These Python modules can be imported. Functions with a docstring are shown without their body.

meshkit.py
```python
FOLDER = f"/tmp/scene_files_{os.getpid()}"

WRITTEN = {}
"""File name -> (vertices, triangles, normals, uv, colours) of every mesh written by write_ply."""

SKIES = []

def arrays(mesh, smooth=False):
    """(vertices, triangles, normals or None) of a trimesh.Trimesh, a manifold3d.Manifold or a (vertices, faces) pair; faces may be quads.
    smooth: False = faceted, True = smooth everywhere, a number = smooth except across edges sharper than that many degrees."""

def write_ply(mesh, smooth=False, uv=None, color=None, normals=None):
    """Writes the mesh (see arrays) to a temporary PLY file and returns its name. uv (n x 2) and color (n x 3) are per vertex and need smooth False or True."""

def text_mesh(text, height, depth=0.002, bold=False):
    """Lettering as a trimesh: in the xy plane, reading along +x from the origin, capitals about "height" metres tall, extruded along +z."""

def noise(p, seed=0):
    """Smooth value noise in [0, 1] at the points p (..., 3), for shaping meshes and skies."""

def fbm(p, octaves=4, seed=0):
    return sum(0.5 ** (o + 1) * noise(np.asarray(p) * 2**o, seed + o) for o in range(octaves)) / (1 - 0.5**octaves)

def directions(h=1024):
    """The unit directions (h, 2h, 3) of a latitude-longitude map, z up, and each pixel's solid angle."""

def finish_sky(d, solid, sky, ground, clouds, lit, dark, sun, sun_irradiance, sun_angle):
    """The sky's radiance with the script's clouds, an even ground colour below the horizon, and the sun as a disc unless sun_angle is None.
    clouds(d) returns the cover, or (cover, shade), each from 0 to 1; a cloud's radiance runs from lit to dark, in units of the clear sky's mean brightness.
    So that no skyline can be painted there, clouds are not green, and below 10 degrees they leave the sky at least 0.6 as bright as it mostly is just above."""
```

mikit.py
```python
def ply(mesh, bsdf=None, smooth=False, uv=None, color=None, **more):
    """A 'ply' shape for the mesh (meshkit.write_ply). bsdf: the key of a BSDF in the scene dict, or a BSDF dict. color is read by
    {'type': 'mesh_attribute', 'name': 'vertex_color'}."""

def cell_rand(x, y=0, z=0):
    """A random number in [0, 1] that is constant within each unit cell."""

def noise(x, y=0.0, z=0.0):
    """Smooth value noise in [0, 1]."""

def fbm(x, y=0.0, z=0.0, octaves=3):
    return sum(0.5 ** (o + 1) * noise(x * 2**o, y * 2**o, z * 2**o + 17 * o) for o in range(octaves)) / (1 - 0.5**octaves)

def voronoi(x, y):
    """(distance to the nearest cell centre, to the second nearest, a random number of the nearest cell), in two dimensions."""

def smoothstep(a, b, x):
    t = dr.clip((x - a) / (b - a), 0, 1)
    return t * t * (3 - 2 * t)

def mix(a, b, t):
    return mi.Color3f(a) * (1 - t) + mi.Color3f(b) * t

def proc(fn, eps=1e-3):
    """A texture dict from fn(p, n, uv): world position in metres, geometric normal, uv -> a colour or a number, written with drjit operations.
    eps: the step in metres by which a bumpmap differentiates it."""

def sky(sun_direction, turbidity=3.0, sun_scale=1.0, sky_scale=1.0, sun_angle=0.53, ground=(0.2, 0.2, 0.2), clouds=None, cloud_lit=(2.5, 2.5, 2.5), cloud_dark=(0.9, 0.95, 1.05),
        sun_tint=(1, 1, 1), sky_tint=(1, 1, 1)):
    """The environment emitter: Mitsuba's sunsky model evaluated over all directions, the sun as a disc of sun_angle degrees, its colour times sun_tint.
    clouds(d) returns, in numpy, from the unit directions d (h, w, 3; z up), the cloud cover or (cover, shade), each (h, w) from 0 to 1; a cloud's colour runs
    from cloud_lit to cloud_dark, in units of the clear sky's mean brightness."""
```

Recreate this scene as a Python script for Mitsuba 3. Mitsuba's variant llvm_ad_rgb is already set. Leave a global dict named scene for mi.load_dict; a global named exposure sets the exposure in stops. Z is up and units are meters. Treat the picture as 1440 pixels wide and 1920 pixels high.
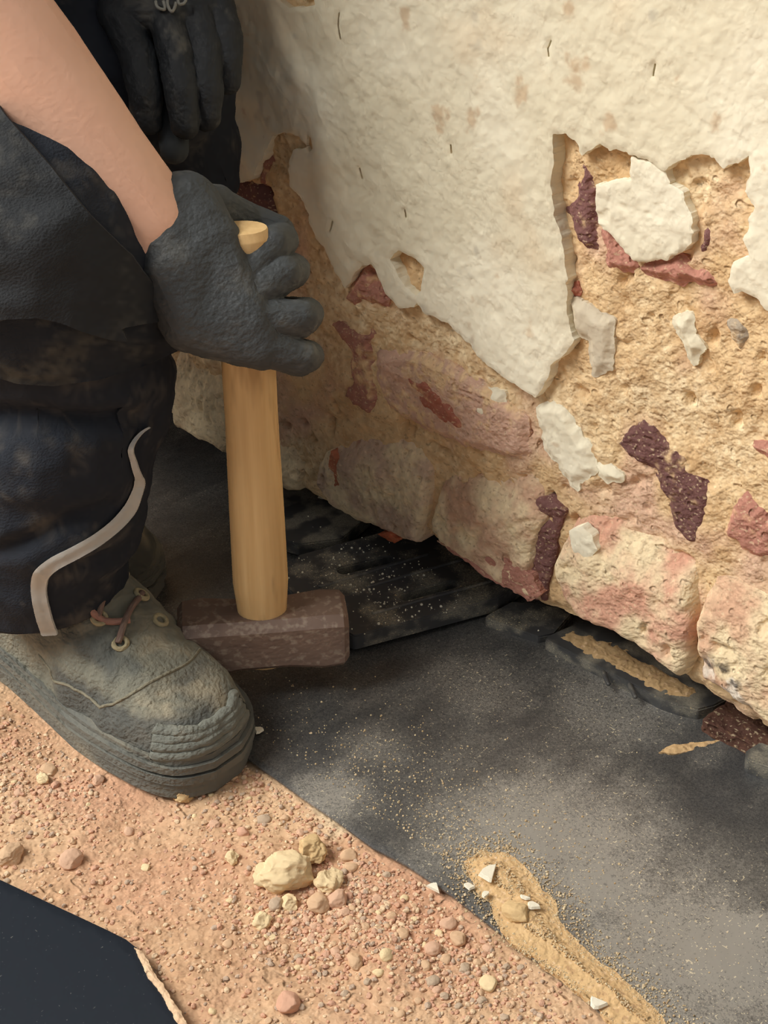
import math, random
import numpy as np, trimesh, shapely, drjit as dr
import mitsuba as mi, mikit, meshkit
import manifold3d as m3
from shapely.geometry import Polygon, LineString
from scipy.spatial import Delaunay, cKDTree

T = mi.ScalarTransform4f
RNG = np.random.default_rng(7)
scene, labels = {}, {}

# ---------------------------------------------------------------- camera, light, exposure
# x runs along the old wall, y into it, z up; the plaster face stands near y = 0, the membrane lies at z = 0.
scene['camera'] = {'type': 'perspective', 'fov': 30.957, 'fov_axis': 'x', 'near_clip': 0.02, 'far_clip': 60.0,
                   'to_world': T().look_at(origin=list((0.534, -0.7293, 0.6778)), target=list((-0.0657, -0.1169, 0.1628)), up=[0, 0, 1])}
exposure = 0.0
# overcast daylight that fills the building site, and the big window opening behind the photographer
scene['daylight'] = {'type': 'constant', 'radiance': {'type': 'rgb', 'value': [0.29, 0.30, 0.31]}}
WIN = dict(at=[-1.10, -1.95, 2.45], to=[0.0, -0.1, 0.2], half=(0.85, 0.65), rad=[19.6, 19.2, 18.3])
scene['window_1'] = {'type': 'rectangle', 'to_world': T().look_at(origin=WIN['at'], target=WIN['to'], up=[0, 0, 1]) @ T().scale([WIN['half'][0], WIN['half'][1], 1]),
                     'emitter': {'type': 'area', 'radiance': {'type': 'rgb', 'value': WIN['rad']}}}
labels['window_1'] = {'label': 'bright high window opening behind the photographer', 'kind': 'structure'}

# ---------------------------------------------------------------- small helpers
def lin(c):
    c = np.asarray(c, float) / 255.0
    return np.where(c < 0.04045, c / 12.92, ((c + 0.055) / 1.055) ** 2.4)

def L(*c):
    return [float(v) for v in lin(c)]

def nz(P, s, octv=3, seed=0):
    """fractal noise in [0, 1] at the points P, one feature every s metres"""
    P = np.asarray(P, float)
    if P.shape[-1] == 2:
        P = np.concatenate([P, np.zeros(P.shape[:-1] + (1,))], -1)
    return meshkit.fbm(P / s + 31.7, octv, seed)

def ss(a, b, x):
    t = np.clip((x - a) / (b - a), 0, 1)
    return t * t * (3 - 2 * t)

def mixc(a, b, t):
    return np.asarray(a) * (1 - t[:, None]) + np.asarray(b) * t[:, None]

def add(key, shape, label=None, cat=None, group=None, kind=None):
    """one entry of the scene; a taken key gets the next three-digit number"""
    k, n = key, 0
    while k in scene:
        n += 1
        k = f'{key}_{n:03d}'
    scene[k] = shape
    tag(k, label, cat, group, kind)
    return k

def tag(k, label=None, cat=None, group=None, kind=None):
    d = {a: b for a, b in (('label', label), ('category', cat), ('group', group), ('kind', kind)) if b}
    if d:
        labels[k] = d

def thing(key, label, cat, group=None):
    """a thing that is only the key which its parts' keys start with"""
    k, n = key, 0
    while k in labels or k in scene:
        n += 1
        k = f'{key}_{n:03d}'
    tag(k, label, cat, group)
    return k

def densify(pts, step):
    ring = LineString(list(pts) + [pts[0]])
    n = max(8, int(ring.length / step))
    return np.array([ring.interpolate(i / n, normalized=True).coords[0] for i in range(n)])

def ragged(pts, step, amp, scale, seed=0):
    p = densify(pts, step)
    dx = nz(p, scale, 3, seed) - 0.5
    dy = nz(p, scale, 3, seed + 50) - 0.5
    return Polygon(p + 2 * amp * np.stack([dx, dy], 1)).buffer(0)

def sheet2d(poly, step, seed=0):
    """(points, triangles, distance to the rim, rim loops) of a polygon, as an even triangle mesh"""
    if poly.geom_type != 'Polygon':
        poly = max(poly.geoms, key=lambda g: g.area)
    rings = [np.array(poly.exterior.segmentize(step).coords)[:-1]] + [np.array(r.segmentize(step).coords)[:-1] for r in poly.interiors]
    x0, y0, x1, y1 = poly.bounds
    gx, gy = np.meshgrid(np.arange(x0, x1 + step, step), np.arange(y0, y1 + step, step * 0.87))
    gx = gx + (np.arange(gx.shape[0]) % 2)[:, None] * step * 0.5
    g = np.stack([gx.ravel(), gy.ravel()], 1)
    g = g + np.random.default_rng(seed + 3).uniform(-0.12, 0.12, g.shape) * step
    g = g[shapely.contains_xy(poly, g[:, 0], g[:, 1])]
    rim = np.vstack(rings)
    dist = cKDTree(rim).query(g)[0] if len(g) else np.zeros(0)
    g, dist = g[dist > 0.55 * step], dist[dist > 0.55 * step]
    P = np.vstack([rim, g])
    tri = Delaunay(P).simplices
    c = P[tri].mean(1)
    tri = tri[shapely.contains_xy(poly, c[:, 0], c[:, 1])]
    a, b, d = P[tri[:, 0]], P[tri[:, 1]], P[tri[:, 2]]
    area = (b[:, 0] - a[:, 0]) * (d[:, 1] - a[:, 1]) - (b[:, 1] - a[:, 1]) * (d[:, 0] - a[:, 0])
    tri[area < 0] = tri[area < 0][:, ::-1]
    tri = tri[np.abs(area) > 1e-12]
    D = np.concatenate([np.zeros(len(rim)), dist])
    return P, tri, D, rings

def skin(P2, tri, front, back, frame):
    """closes a 2-D triangle sheet into a solid: front and back are heights along the frame's normal.
    frame: (origin, u, v, n) with u x v = n; returns (vertices, faces, index of the source point of every vertex)"""
    o, u, v, n = [np.asarray(a, float) for a in frame]
    base = o + P2[:, :1] * u + P2[:, 1:2] * v
    F = base + front[:, None] * n
    B = base + back[:, None] * n
    e = np.sort(np.vstack([tri[:, [0, 1]], tri[:, [1, 2]], tri[:, [2, 0]]]), 1)
    de = np.vstack([tri[:, [0, 1]], tri[:, [1, 2]], tri[:, [2, 0]]])
    _, inv, cnt = np.unique(e, axis=0, return_inverse=True, return_counts=True)
    rim = de[cnt[inv.ravel()] == 1]
    N = len(P2)
    i, j = rim[:, 0], rim[:, 1]
    verts = np.vstack([F, F[i], F[j], B[i], B[j]])
    m = len(rim)
    k = np.arange(m)
    side = np.vstack([np.stack([N + k, N + 2 * m + k, N + m + k], 1), np.stack([N + m + k, N + 2 * m + k, N + 3 * m + k], 1)])
    src = np.concatenate([np.arange(N), i, j, i, j])
    return verts, np.vstack([tri, side]), src

WALL = ((0, 0, 0), (1, 0, 0), (0, 0, 1), (0, -1, 0))     # height = distance in front of y = 0
FLOOR = ((0, 0, 0), (1, 0, 0), (0, 1, 0), (0, 0, 1))

def slab(poly, front, depth, frame, step=0.002, seed=0):
    """(vertices, faces, 2-D source points, rim distance) of a raised patch: front(P, d) gives the height"""
    P, tri, D, _ = sheet2d(poly, step, seed)
    h = front(P, D)
    v, f, s = skin(P, tri, h, h - depth, frame)
    return v, f, P[s], D[s]

def hull(points):
    return m3.Manifold.hull_points(np.asarray(points, np.float64))

_BALL = trimesh.creation.icosphere(subdivisions=2).vertices
def ball(c, r):
    return np.asarray(c) + _BALL * np.asarray(r)

def chain(bones, fine=0.004, rounds=10):
    """one smooth surface from hulls of balls; bones: lists of (centre, radius)"""
    parts = [hull(np.vstack([ball(c, r) for c, r in b])) for b in bones]
    body = m3.Manifold.batch_boolean(parts, m3.OpType.Add).refine_to_length(fine)
    q = body.to_mesh()
    t = trimesh.Trimesh(q.vert_properties[:, :3], q.tri_verts, process=True)
    if rounds:
        trimesh.smoothing.filter_taubin(t, lamb=0.5, nu=0.52, iterations=rounds)
    return t

def tube(path, rad, sides=8, cap=True):
    p = np.asarray(path, float)
    r = np.broadcast_to(rad, (len(p),))
    t = np.gradient(p, axis=0)
    t /= np.linalg.norm(t, axis=1, keepdims=True)
    a = np.cross(t, [0.13, 0.21, 0.97])
    a /= np.linalg.norm(a, axis=1, keepdims=True)
    b = np.cross(t, a)
    g = np.arange(sides) * 2 * np.pi / sides
    v = p[:, None] + r[:, None, None] * (np.cos(g)[None, :, None] * a[:, None] + np.sin(g)[None, :, None] * b[:, None])
    n = len(p)
    f = []
    for i in range(n - 1):
        for j in range(sides):
            q = [i * sides + j, i * sides + (j + 1) % sides, (i + 1) * sides + (j + 1) % sides, (i + 1) * sides + j]
            f += [[q[0], q[1], q[2]], [q[0], q[2], q[3]]]
    v = v.reshape(-1, 3)
    if cap:
        v = np.vstack([v, p[:1], p[-1:]])
        for j in range(sides):
            f += [[len(v) - 2, (j + 1) % sides, j], [len(v) - 1, (n - 1) * sides + j, (n - 1) * sides + (j + 1) % sides]]
    return trimesh.Trimesh(v, np.array(f), process=False)

def smooth_path(pts, n=40):
    pts = np.asarray(pts, float)
    t = np.concatenate([[0], np.cumsum(np.linalg.norm(np.diff(pts, axis=0), axis=1))])
    from scipy.interpolate import PchipInterpolator
    return PchipInterpolator(t, pts, axis=0)(np.linspace(0, t[-1], n))

def normals_of(v, f):
    n = np.zeros_like(v)
    c = np.cross(v[f[:, 1]] - v[f[:, 0]], v[f[:, 2]] - v[f[:, 0]])
    for k in range(3):
        np.add.at(n, f[:, k], c)
    return n / np.maximum(np.linalg.norm(n, axis=1, keepdims=True), 1e-20)

def rounded_box(size, r, fine=None):
    s = np.asarray(size) / 2 - r
    c = np.array([[x, y, z] for x in (-1, 1) for y in (-1, 1) for z in (-1, 1)]) * s
    m = hull(np.vstack([ball(p, r) for p in c]))
    return m.refine_to_length(fine) if fine else m

def tm(man):
    q = man.to_mesh()
    return trimesh.Trimesh(q.vert_properties[:, :3], q.tri_verts, process=True)

# ---------------------------------------------------------------- materials
def bump(bsdf, fn, scale, eps=3e-4):
    return {'type': 'twosided', 'b': {'type': 'bumpmap', 'arbitrary': mikit.proc(fn, eps), 'scale': scale, 'b': bsdf}}

VC = {'type': 'mesh_attribute', 'name': 'vertex_color'}
def pr(color, rough, spec=0.25, **more):
    return {'type': 'principled', 'base_color': color, 'roughness': rough, 'specular': spec, **more}

def grain_fn(p, n, uv):          # sand grains and pits of mortar, brick and earth
    a = mikit.fbm(p.x * 420, p.y * 420, p.z * 420, 3)
    b = mikit.noise(p.x * 170, p.y * 170, p.z * 170)
    return a * 0.9 + b * 0.6 - mikit.smoothstep(0.76, 0.92, b) * 0.8
def speck_dark(p, n, uv):
    return mikit.smoothstep(0.60, 0.80, mikit.fbm(p.x * 380 + 5.0, p.y * 380, p.z * 380, 3)) * 0.42
def speck_pale(p, n, uv):
    return mikit.smoothstep(0.62, 0.80, mikit.fbm(p.x * 520 + 50.0, p.y * 520, p.z * 520, 2)) * 0.38
def specked(bsdf, dark, pale):
    d = {'type': 'blendbsdf', 'weight': mikit.proc(speck_dark), 'a': bsdf, 'b': pr({'type': 'rgb', 'value': dark}, 0.97, 0.1)}
    return {'type': 'blendbsdf', 'weight': mikit.proc(speck_pale), 'a': d, 'b': pr({'type': 'rgb', 'value': pale}, 0.97, 0.1)}
def brush_fn(p, n, uv):          # brush strokes and small lumps of limewash
    return mikit.fbm(p.x * 130 + p.z * 60, p.y * 120, p.z * 110 - p.x * 60, 4)
def weave_fn(p, n, uv):
    return mikit.fbm(p.x * 900, p.y * 900, p.z * 900, 2)
def hide_fn(p, n, uv):
    return mikit.fbm(p.x * 420, p.y * 420, p.z * 420, 3)
scene['mat_masonry'] = bump(specked(pr(VC, 0.95, 0.15), L(128, 98, 72), L(226, 206, 168)), grain_fn, 0.0026, 5e-4)
scene['mat_plaster'] = bump(pr(VC, 0.85, 0.2), brush_fn, 0.0024, 6e-4)
scene['mat_earth'] = bump(specked(pr(VC, 0.97, 0.1), L(140, 100, 78), L(228, 198, 164)), grain_fn, 0.0024, 5e-4)
scene['mat_cloth'] = bump(pr(VC, 0.85, 0.2), weave_fn, 0.0006)
scene['mat_glove'] = bump(pr(VC, 0.62, 0.35), hide_fn, 0.0012)
scene['mat_boot'] = bump(pr(VC, 0.78, 0.25), hide_fn, 0.0020)
scene['mat_skin'] = bump(pr(VC, 0.5, 0.35), hide_fn, 0.0002)

# where dust and lime lie on the film: x, y, radius, amount
SMEARS = [(x, y, r, m) for (x, y), r, m in zip([(-0.0088, -0.2279), (-0.0227, -0.172), (0.1317, -0.1407), (0.2683, -0.1849), (-0.0142, -0.062), (0.2745, -0.1501), (0.2078, -0.1606), (0.101, -0.1779), (0.0762, -0.0103)], (0.030, 0.026, 0.070, 0.080, 0.040, 0.034, 0.085, 0.055, 0.050), (0.95, 0.4, 0.6, 0.7, 0.42, 0.8, 0.42, 0.6, 0.42))]
def sheet_color(p, n, uv):       # black film with smears of lime and sand dust, matter with a grain of its own
    big = mikit.fbm(p.x * 9 + 3.1, p.y * 9, 0.0, 4)
    streak = mikit.fbm(p.x * 38 + 2.0, p.y * 17, 1.7, 4)
    wisp = mikit.fbm(p.x * 75 + 2.0, p.y * 60, 4.7, 4)
    fine = mikit.noise(p.x * 1500, p.y * 1500, 0.0) * 0.6 + mikit.noise(p.x * 640, p.y * 640, 1.0) * 0.4
    grit = mikit.noise(p.x * 820, p.y * 820, 5.0)
    dust = 0.22 * big + 0.20 * mikit.smoothstep(0.40, 0.78, streak) + 0.10 * wisp
    for x, y, r, m in SMEARS:
        q = dr.sqrt(dr.square(p.x - x) + dr.square(p.y - y)) / r + 1.0 * (wisp - 0.5) + 0.6 * (streak - 0.5)
        dust = dust + m * 0.85 * mikit.smoothstep(1.45, 0.15, q)
    d = dr.clip(dust * (0.2 + 0.95 * fine), 0, 0.66)
    c = mikit.mix(L(34, 37, 41), L(162, 156, 145), d)
    return mikit.mix(c, L(205, 190, 160), mikit.smoothstep(0.86, 0.93, grit) * mikit.smoothstep(0.1, 0.5, dust) * 0.7)
def sheet_rough(p, n, uv):
    return 0.22 + 0.26 * mikit.fbm(p.x * 22, p.y * 22, 0.0, 3)
def sheet_bump(p, n, uv):
    return mikit.fbm(p.x * 60, p.y * 60, p.z * 60, 3) + 0.12 * mikit.noise(p.x * 1200, p.y * 1200, 0.0)
scene['mat_membrane'] = bump(pr(mikit.proc(sheet_color), mikit.proc(sheet_rough), 0.75), sheet_bump, 0.0010)
def board_color(p, n, uv):
    g = mikit.noise(p.x * 700, p.y * 700, 2.0)
    return mikit.mix(L(26, 32, 40), L(120, 118, 110), mikit.smoothstep(0.955, 0.985, g) * 0.7)
scene['mat_board'] = {'type': 'twosided', 'b': pr(mikit.proc(board_color), 0.55, 0.3)}
def pack_color(p, n, uv):
    a = mikit.fbm(p.x * 60, p.y * 60, p.z * 60, 3)
    g = mikit.noise(p.x * 1100, p.y * 1100, p.z * 1100)
    c = mikit.mix(L(64, 64, 64), L(150, 143, 126), mikit.smoothstep(0.38, 0.7, a) * (0.3 + 0.6 * g))
    return mikit.mix(c, L(190, 170, 130), mikit.smoothstep(0.82, 0.93, g) * mikit.smoothstep(0.38, 0.55, a) * 0.8)
scene['mat_packer'] = bump(pr(mikit.proc(pack_color), 0.42, 0.5), sheet_bump, 0.0006)
def wood_color(p, n, uv):
    g = mikit.fbm(p.x * 260, p.y * 260, p.z * 9, 4)
    return mikit.mix(mikit.mix(L(196, 158, 104), L(222, 190, 138), g), L(140, 104, 66), mikit.smoothstep(0.62, 0.78, mikit.fbm(p.x * 90 + 4, p.y * 90, p.z * 14, 3)) * 0.5)
scene['mat_wood'] = bump(pr(mikit.proc(wood_color), 0.6, 0.3), lambda p, n, uv: mikit.fbm(p.x * 500, p.y * 500, p.z * 30, 3), 0.0003)
def steel_color(p, n, uv):
    a = mikit.fbm(p.x * 70, p.y * 70, p.z * 70, 4)
    b = mikit.fbm(p.x * 240 + 9, p.y * 240, p.z * 240, 3)
    return mikit.mix(mikit.mix(L(134, 112, 98), L(108, 88, 78), a), L(164, 148, 132), mikit.smoothstep(0.5, 0.75, b) * 0.6)
scene['mat_steel'] = bump(pr(mikit.proc(steel_color), 0.5, 0.5, metallic=0.2), hide_fn, 0.0005)
scene['mat_reflective'] = {'type': 'twosided', 'b': pr({'type': 'rgb', 'value': L(176, 174, 166)}, 0.45, 0.5)}
scene['mat_flake'] = bump(pr({'type': 'rgb', 'value': L(228, 220, 198)}, 0.9, 0.2), grain_fn, 0.0005)

# ---------------------------------------------------------------- the setting: wall
CREAM, SAND, OCHRE = lin([226, 206, 168]), lin([214, 184, 140]), lin([198, 164, 120])
PINK, ROSE, RED, PURPLE = lin([200, 164, 142]), lin([172, 122, 106]), lin([160, 100, 82]), lin([118, 84, 80])
GREY, WHITE = lin([176, 162, 142]), lin([233, 226, 206])

def mortar_low(P):
    return -0.004 + 0.010 * (nz(P, 0.09, 2, 1) - 0.5)
def mortar_h(P):
    return -0.004 + 0.010 * (nz(P, 0.09, 2, 1) - 0.5) + 0.011 * (nz(P, 0.024, 3, 2) - 0.5) + 0.006 * (nz(P, 0.008, 3, 3) - 0.5) - 0.006 * ss(0.62, 0.78, nz(P, 0.012, 2, 9))

def sandy(P, seed=0, pink=0.0):
    a, b, c = nz(P, 0.06, 3, 11 + seed), nz(P, 0.018, 3, 12 + seed), nz(P, 0.003, 2, 13 + seed)
    col = mixc(OCHRE, SAND, ss(0.3, 0.6, b))
    col = mixc(col, CREAM, ss(0.48, 0.72, a * 0.6 + c * 0.4))
    col = mixc(col, PINK, ss(0.5 - 0.35 * pink, 0.72 - 0.2 * pink, nz(P, 0.05, 3, 14 + seed)) * 0.8)
    return col * (0.78 + 0.42 * c)[:, None]

low = [(0.2257, 0.0269), (0.1987, 0.0373), (0.131, 0.0451), (0.1215, 0.0473), (0.0775, 0.0561), (0.0174, 0.0507), (-0.0144, 0.0478), (-0.088, 0.052), (-0.1301, 0.0594), (-0.1802, 0.0402), (-0.2612, 0.036), (-0.3004, 0.0397), (-0.3491, 0.0345), (-0.3954, 0.0398), (-0.4771, 0.0448), (-0.6302, 0.053), (-0.8982, 0.0546)]
wall_poly = [(0.30, 0.74), (-1.0, 0.74)] + list(low)[::-1]
wall_shape = ragged(wall_poly, 0.003, 0.003, 0.012, 4)
def wall_front(P, D):
    return mortar_h(P) - 0.006 * (1 - ss(0, 0.01, D))
v, f, p, d = slab(wall_shape, wall_front, 0.24, WALL, 0.0022, 1)
add('wall_back', mikit.ply((v, f), 'mat_masonry', True, color=sandy(p)), 'old brick wall with sandy lime mortar, its plaster broken away near the floor', None, None, 'structure')

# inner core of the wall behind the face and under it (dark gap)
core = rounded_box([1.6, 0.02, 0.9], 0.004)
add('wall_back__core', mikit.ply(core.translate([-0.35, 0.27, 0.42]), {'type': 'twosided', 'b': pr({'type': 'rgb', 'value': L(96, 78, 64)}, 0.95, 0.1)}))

def plaster_h(P):
    s = np.stack([P[:, 0] * 0.8 + P[:, 1] * 0.5, P[:, 1] * 0.55 - P[:, 0] * 0.35], 1)
    return (0.0028 + 0.018 * (nz(P, 0.17, 2, 21) - 0.5) + 0.014 * (nz(s, 0.04, 3, 22) - 0.5) * (0.25 + 0.9 * ss(-0.08, -0.32, P[:, 0])) + 0.0036 * (nz(s, 0.011, 3, 23) - 0.5))
SCUFFS = [(x, z, r) for (x, z), r in zip([(-0.1579, 0.4771), (-0.0505, 0.4436), (-0.1242, 0.4161), (-0.0915, 0.4186), (0.0236, 0.4388), (0.1002, 0.4548), (-0.0177, 0.498), (0.0687, 0.4729), (-0.0054, 0.4668)], (0.008, 0.007, 0.009, 0.008, 0.007, 0.006, 0.007, 0.002, 0.009))]
def plaster_c(P):
    a, b, c = nz(P, 0.11, 3, 31), nz(P, 0.02, 3, 32), nz(P, 0.004, 3, 33)
    col = mixc(lin([212, 203, 176]), lin([226, 219, 195]), ss(0.35, 0.65, a))
    col = mixc(col, lin([214, 192, 158]), ss(0.56, 0.74, nz(P, 0.07, 3, 34)) * 0.6)
    col = mixc(col, lin([190, 164, 130]), ss(0.68, 0.8, nz(P, 0.011, 3, 35)) * ss(0.5, 0.65, a) * 0.7)
    col = mixc(col, lin([168, 162, 146]), ss(0.7, 0.82, b) * 0.5)
    for x, z, r in SCUFFS:                                # knocked spots where the tan undercoat shows
        dd = np.hypot(P[:, 0] - x, (P[:, 1] - z) * 0.75) / r + 2.6 * (nz(P, 0.0055, 3, 36) - 0.5)
        col = mixc(col, lin([184, 156, 122]), ss(0.95, 0.45, dd) * 0.65)
    return col * (0.93 + 0.13 * c)[:, None]

plaster_out = [(0.1534, 0.3469), (0.1472, 0.351), (0.1404, 0.3542), (0.1333, 0.3564), (0.127, 0.3532), (0.122, 0.3612), (0.1241, 0.3731), (0.1343, 0.3792), (0.1293, 0.388), (0.1298, 0.3988), (0.1333, 0.4088), (0.1242, 0.4165), (0.1261, 0.4272), (0.124, 0.4363), (0.1163, 0.4321), (0.1079, 0.4271), (0.1015, 0.4328), (0.0885, 0.432), (0.0779, 0.4259), (0.0695, 0.4181), (0.0528, 0.4213), (0.0407, 0.4214), (0.0384, 0.4236), (0.0262, 0.4218), (0.0183, 0.4257), (0.0097, 0.4184), (0.0041, 0.4138), (-0.0028, 0.4228), (-0.0099, 0.4255), (-0.0202, 0.4221), (-0.0181, 0.4063), (-0.0185, 0.3883), (-0.0135, 0.3712), (-0.0047, 0.3473), (0, 0.3295), (0.0007, 0.3103), (0.0047, 0.2958), (0.0097, 0.2853), (0.0037, 0.2746), (-0.0084, 0.2592), (-0.0145, 0.2437), (-0.0195, 0.2318), (-0.0259, 0.2317), (-0.0464, 0.236), (-0.0672, 0.2399), (-0.0887, 0.2504), (-0.1095, 0.2604), (-0.1243, 0.2621), (-0.1354, 0.2631), (-0.1427, 0.2688), (-0.1511, 0.2603), (-0.1637, 0.2592), (-0.1735, 0.2653), (-0.184, 0.2791), (-0.1909, 0.286), (-0.2004, 0.2834), (-0.2108, 0.2717), (-0.2202, 0.2579), (-0.2273, 0.2672), (-0.2369, 0.2759), (-0.2441, 0.2852), (-0.2532, 0.2918), (-0.2609, 0.3033), (-0.2678, 0.3184), (-0.2824, 0.3281), (-0.2847, 0.345), (-0.2783, 0.3579), (-0.2619, 0.3642), (-0.2702, 0.3709), (-0.2902, 0.3703), (-0.3033, 0.3643), (-0.3127, 0.3486), (-0.3254, 0.3283), (-0.341, 0.3177), (-0.3568, 0.3178), (-0.3706, 0.3184), (-0.3794, 0.322)]
plaster_pts = list(plaster_out) + [(-0.50, 0.30), (-1.0, 0.28), (-1.0, 0.735), (0.30, 0.735), (0.30, 0.2)]
hole = [Polygon([(-0.1695, 0.2969), (-0.1622, 0.3056), (-0.1443, 0.3035), (-0.1344, 0.299), (-0.1384, 0.2787), (-0.1439, 0.2737), (-0.1541, 0.2786), (-0.1621, 0.2872)]),
        Polygon([(-0.2926, 0.48), (-0.2472, 0.4876), (-0.2461, 0.4729), (-0.2607, 0.4687), (-0.2785, 0.4662), (-0.2873, 0.4689)]),
        Polygon([(-0.2615, 0.3739), (-0.2573, 0.3718), (-0.2558, 0.3638), (-0.2597, 0.3596), (-0.2631, 0.3652)])]
slits = [LineString(q).buffer(w) for q, w in (([(-0.2197, 0.4706), (-0.2211, 0.4622), (-0.2196, 0.4527)], 0.0008), ([(-0.0299, 0.4794), (-0.0321, 0.4744), (-0.0305, 0.47)], 0.0007), ([(0.0516, 0.4782), (0.0512, 0.4718)], 0.0007), ([(-0.204, 0.359), (-0.2023, 0.352)], 0.0010), ([(-0.1557, 0.338), (-0.1546, 0.3334)], 0.0008), ([(-0.1125, 0.3955), (-0.1119, 0.3904)], 0.0009), ([(-0.2334, 0.3108), (-0.2361, 0.3023)], 0.0009))]
pp = ragged(plaster_pts, 0.0012, 0.0034, 0.007, 5)
for h in hole:
    pp = pp.difference(ragged(list(h.exterior.coords)[:-1], 0.0012, 0.0012, 0.005, 6))
for h in slits:
    pp = pp.difference(h)
v, f, p, d = slab(pp, lambda P, D: plaster_h(P) - 0.0012 * (1 - ss(0, 0.003, D)), 0.02, WALL, 0.0021, 2)
add('wall_back__plaster', mikit.ply((v, f), 'mat_plaster', True, color=plaster_c(p)), 'thick limewashed plaster coat with a torn lower edge')

def wall_patch(name, px, lift, depth, color, seed, mat='mat_masonry', step=0.0016, amp=0.0016, scale=0.006, dome=0.0, rough=0.003, label=None, rim=0.004, sink=0.0, merge=0.0):
    poly = ragged(px, step, amp, scale, seed)
    if sink:
        poly = ragged(list(poly.buffer(0.003).exterior.coords)[:-1], step, amp, scale, seed + 1)
    def front(P, D):
        if sink:                                     # the mortar laps over the edges of the brick
            return mortar_low(P) + lift + 0.0028 - sink * (1 - ss(0, 0.008, D)) + rough * (nz(P, 0.009, 3, seed + 5) - 0.5)
        top = 0.0
        if merge:                                    # the mortar bed laps over the top edge of the brick
            r = np.array(poly.exterior.segmentize(0.001).coords)
            tz = np.array([r[np.abs(r[:, 0] - x) < 0.004][:, 1].max(initial=-9) for x in np.linspace(*poly.bounds[::2], 60)])
            top = (dome + 0.006) * ss(merge, 0.0, np.interp(P[:, 0], np.linspace(*poly.bounds[::2], 60), tz) - P[:, 1])
        base = mortar_low(P) * 0.5 + 0.35 * (mortar_h(P) - mortar_low(P))
        return base + lift + dome * np.sqrt(np.clip(1 - (1 - np.clip(D / rim, 0, 1)) ** 2, 0, 1)) + rough * (nz(P, 0.018, 4, seed + 5) - 0.5) - 0.004 * ss(0.6, 0.75, nz(P, 0.014, 3, seed + 6)) * (rough > 0.005) - top
    v, f, p, d = slab(poly, front, depth, WALL, step, seed)
    return add('wall_back__' + name, mikit.ply((v, f), mat, True, color=color(p)), label)

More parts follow.
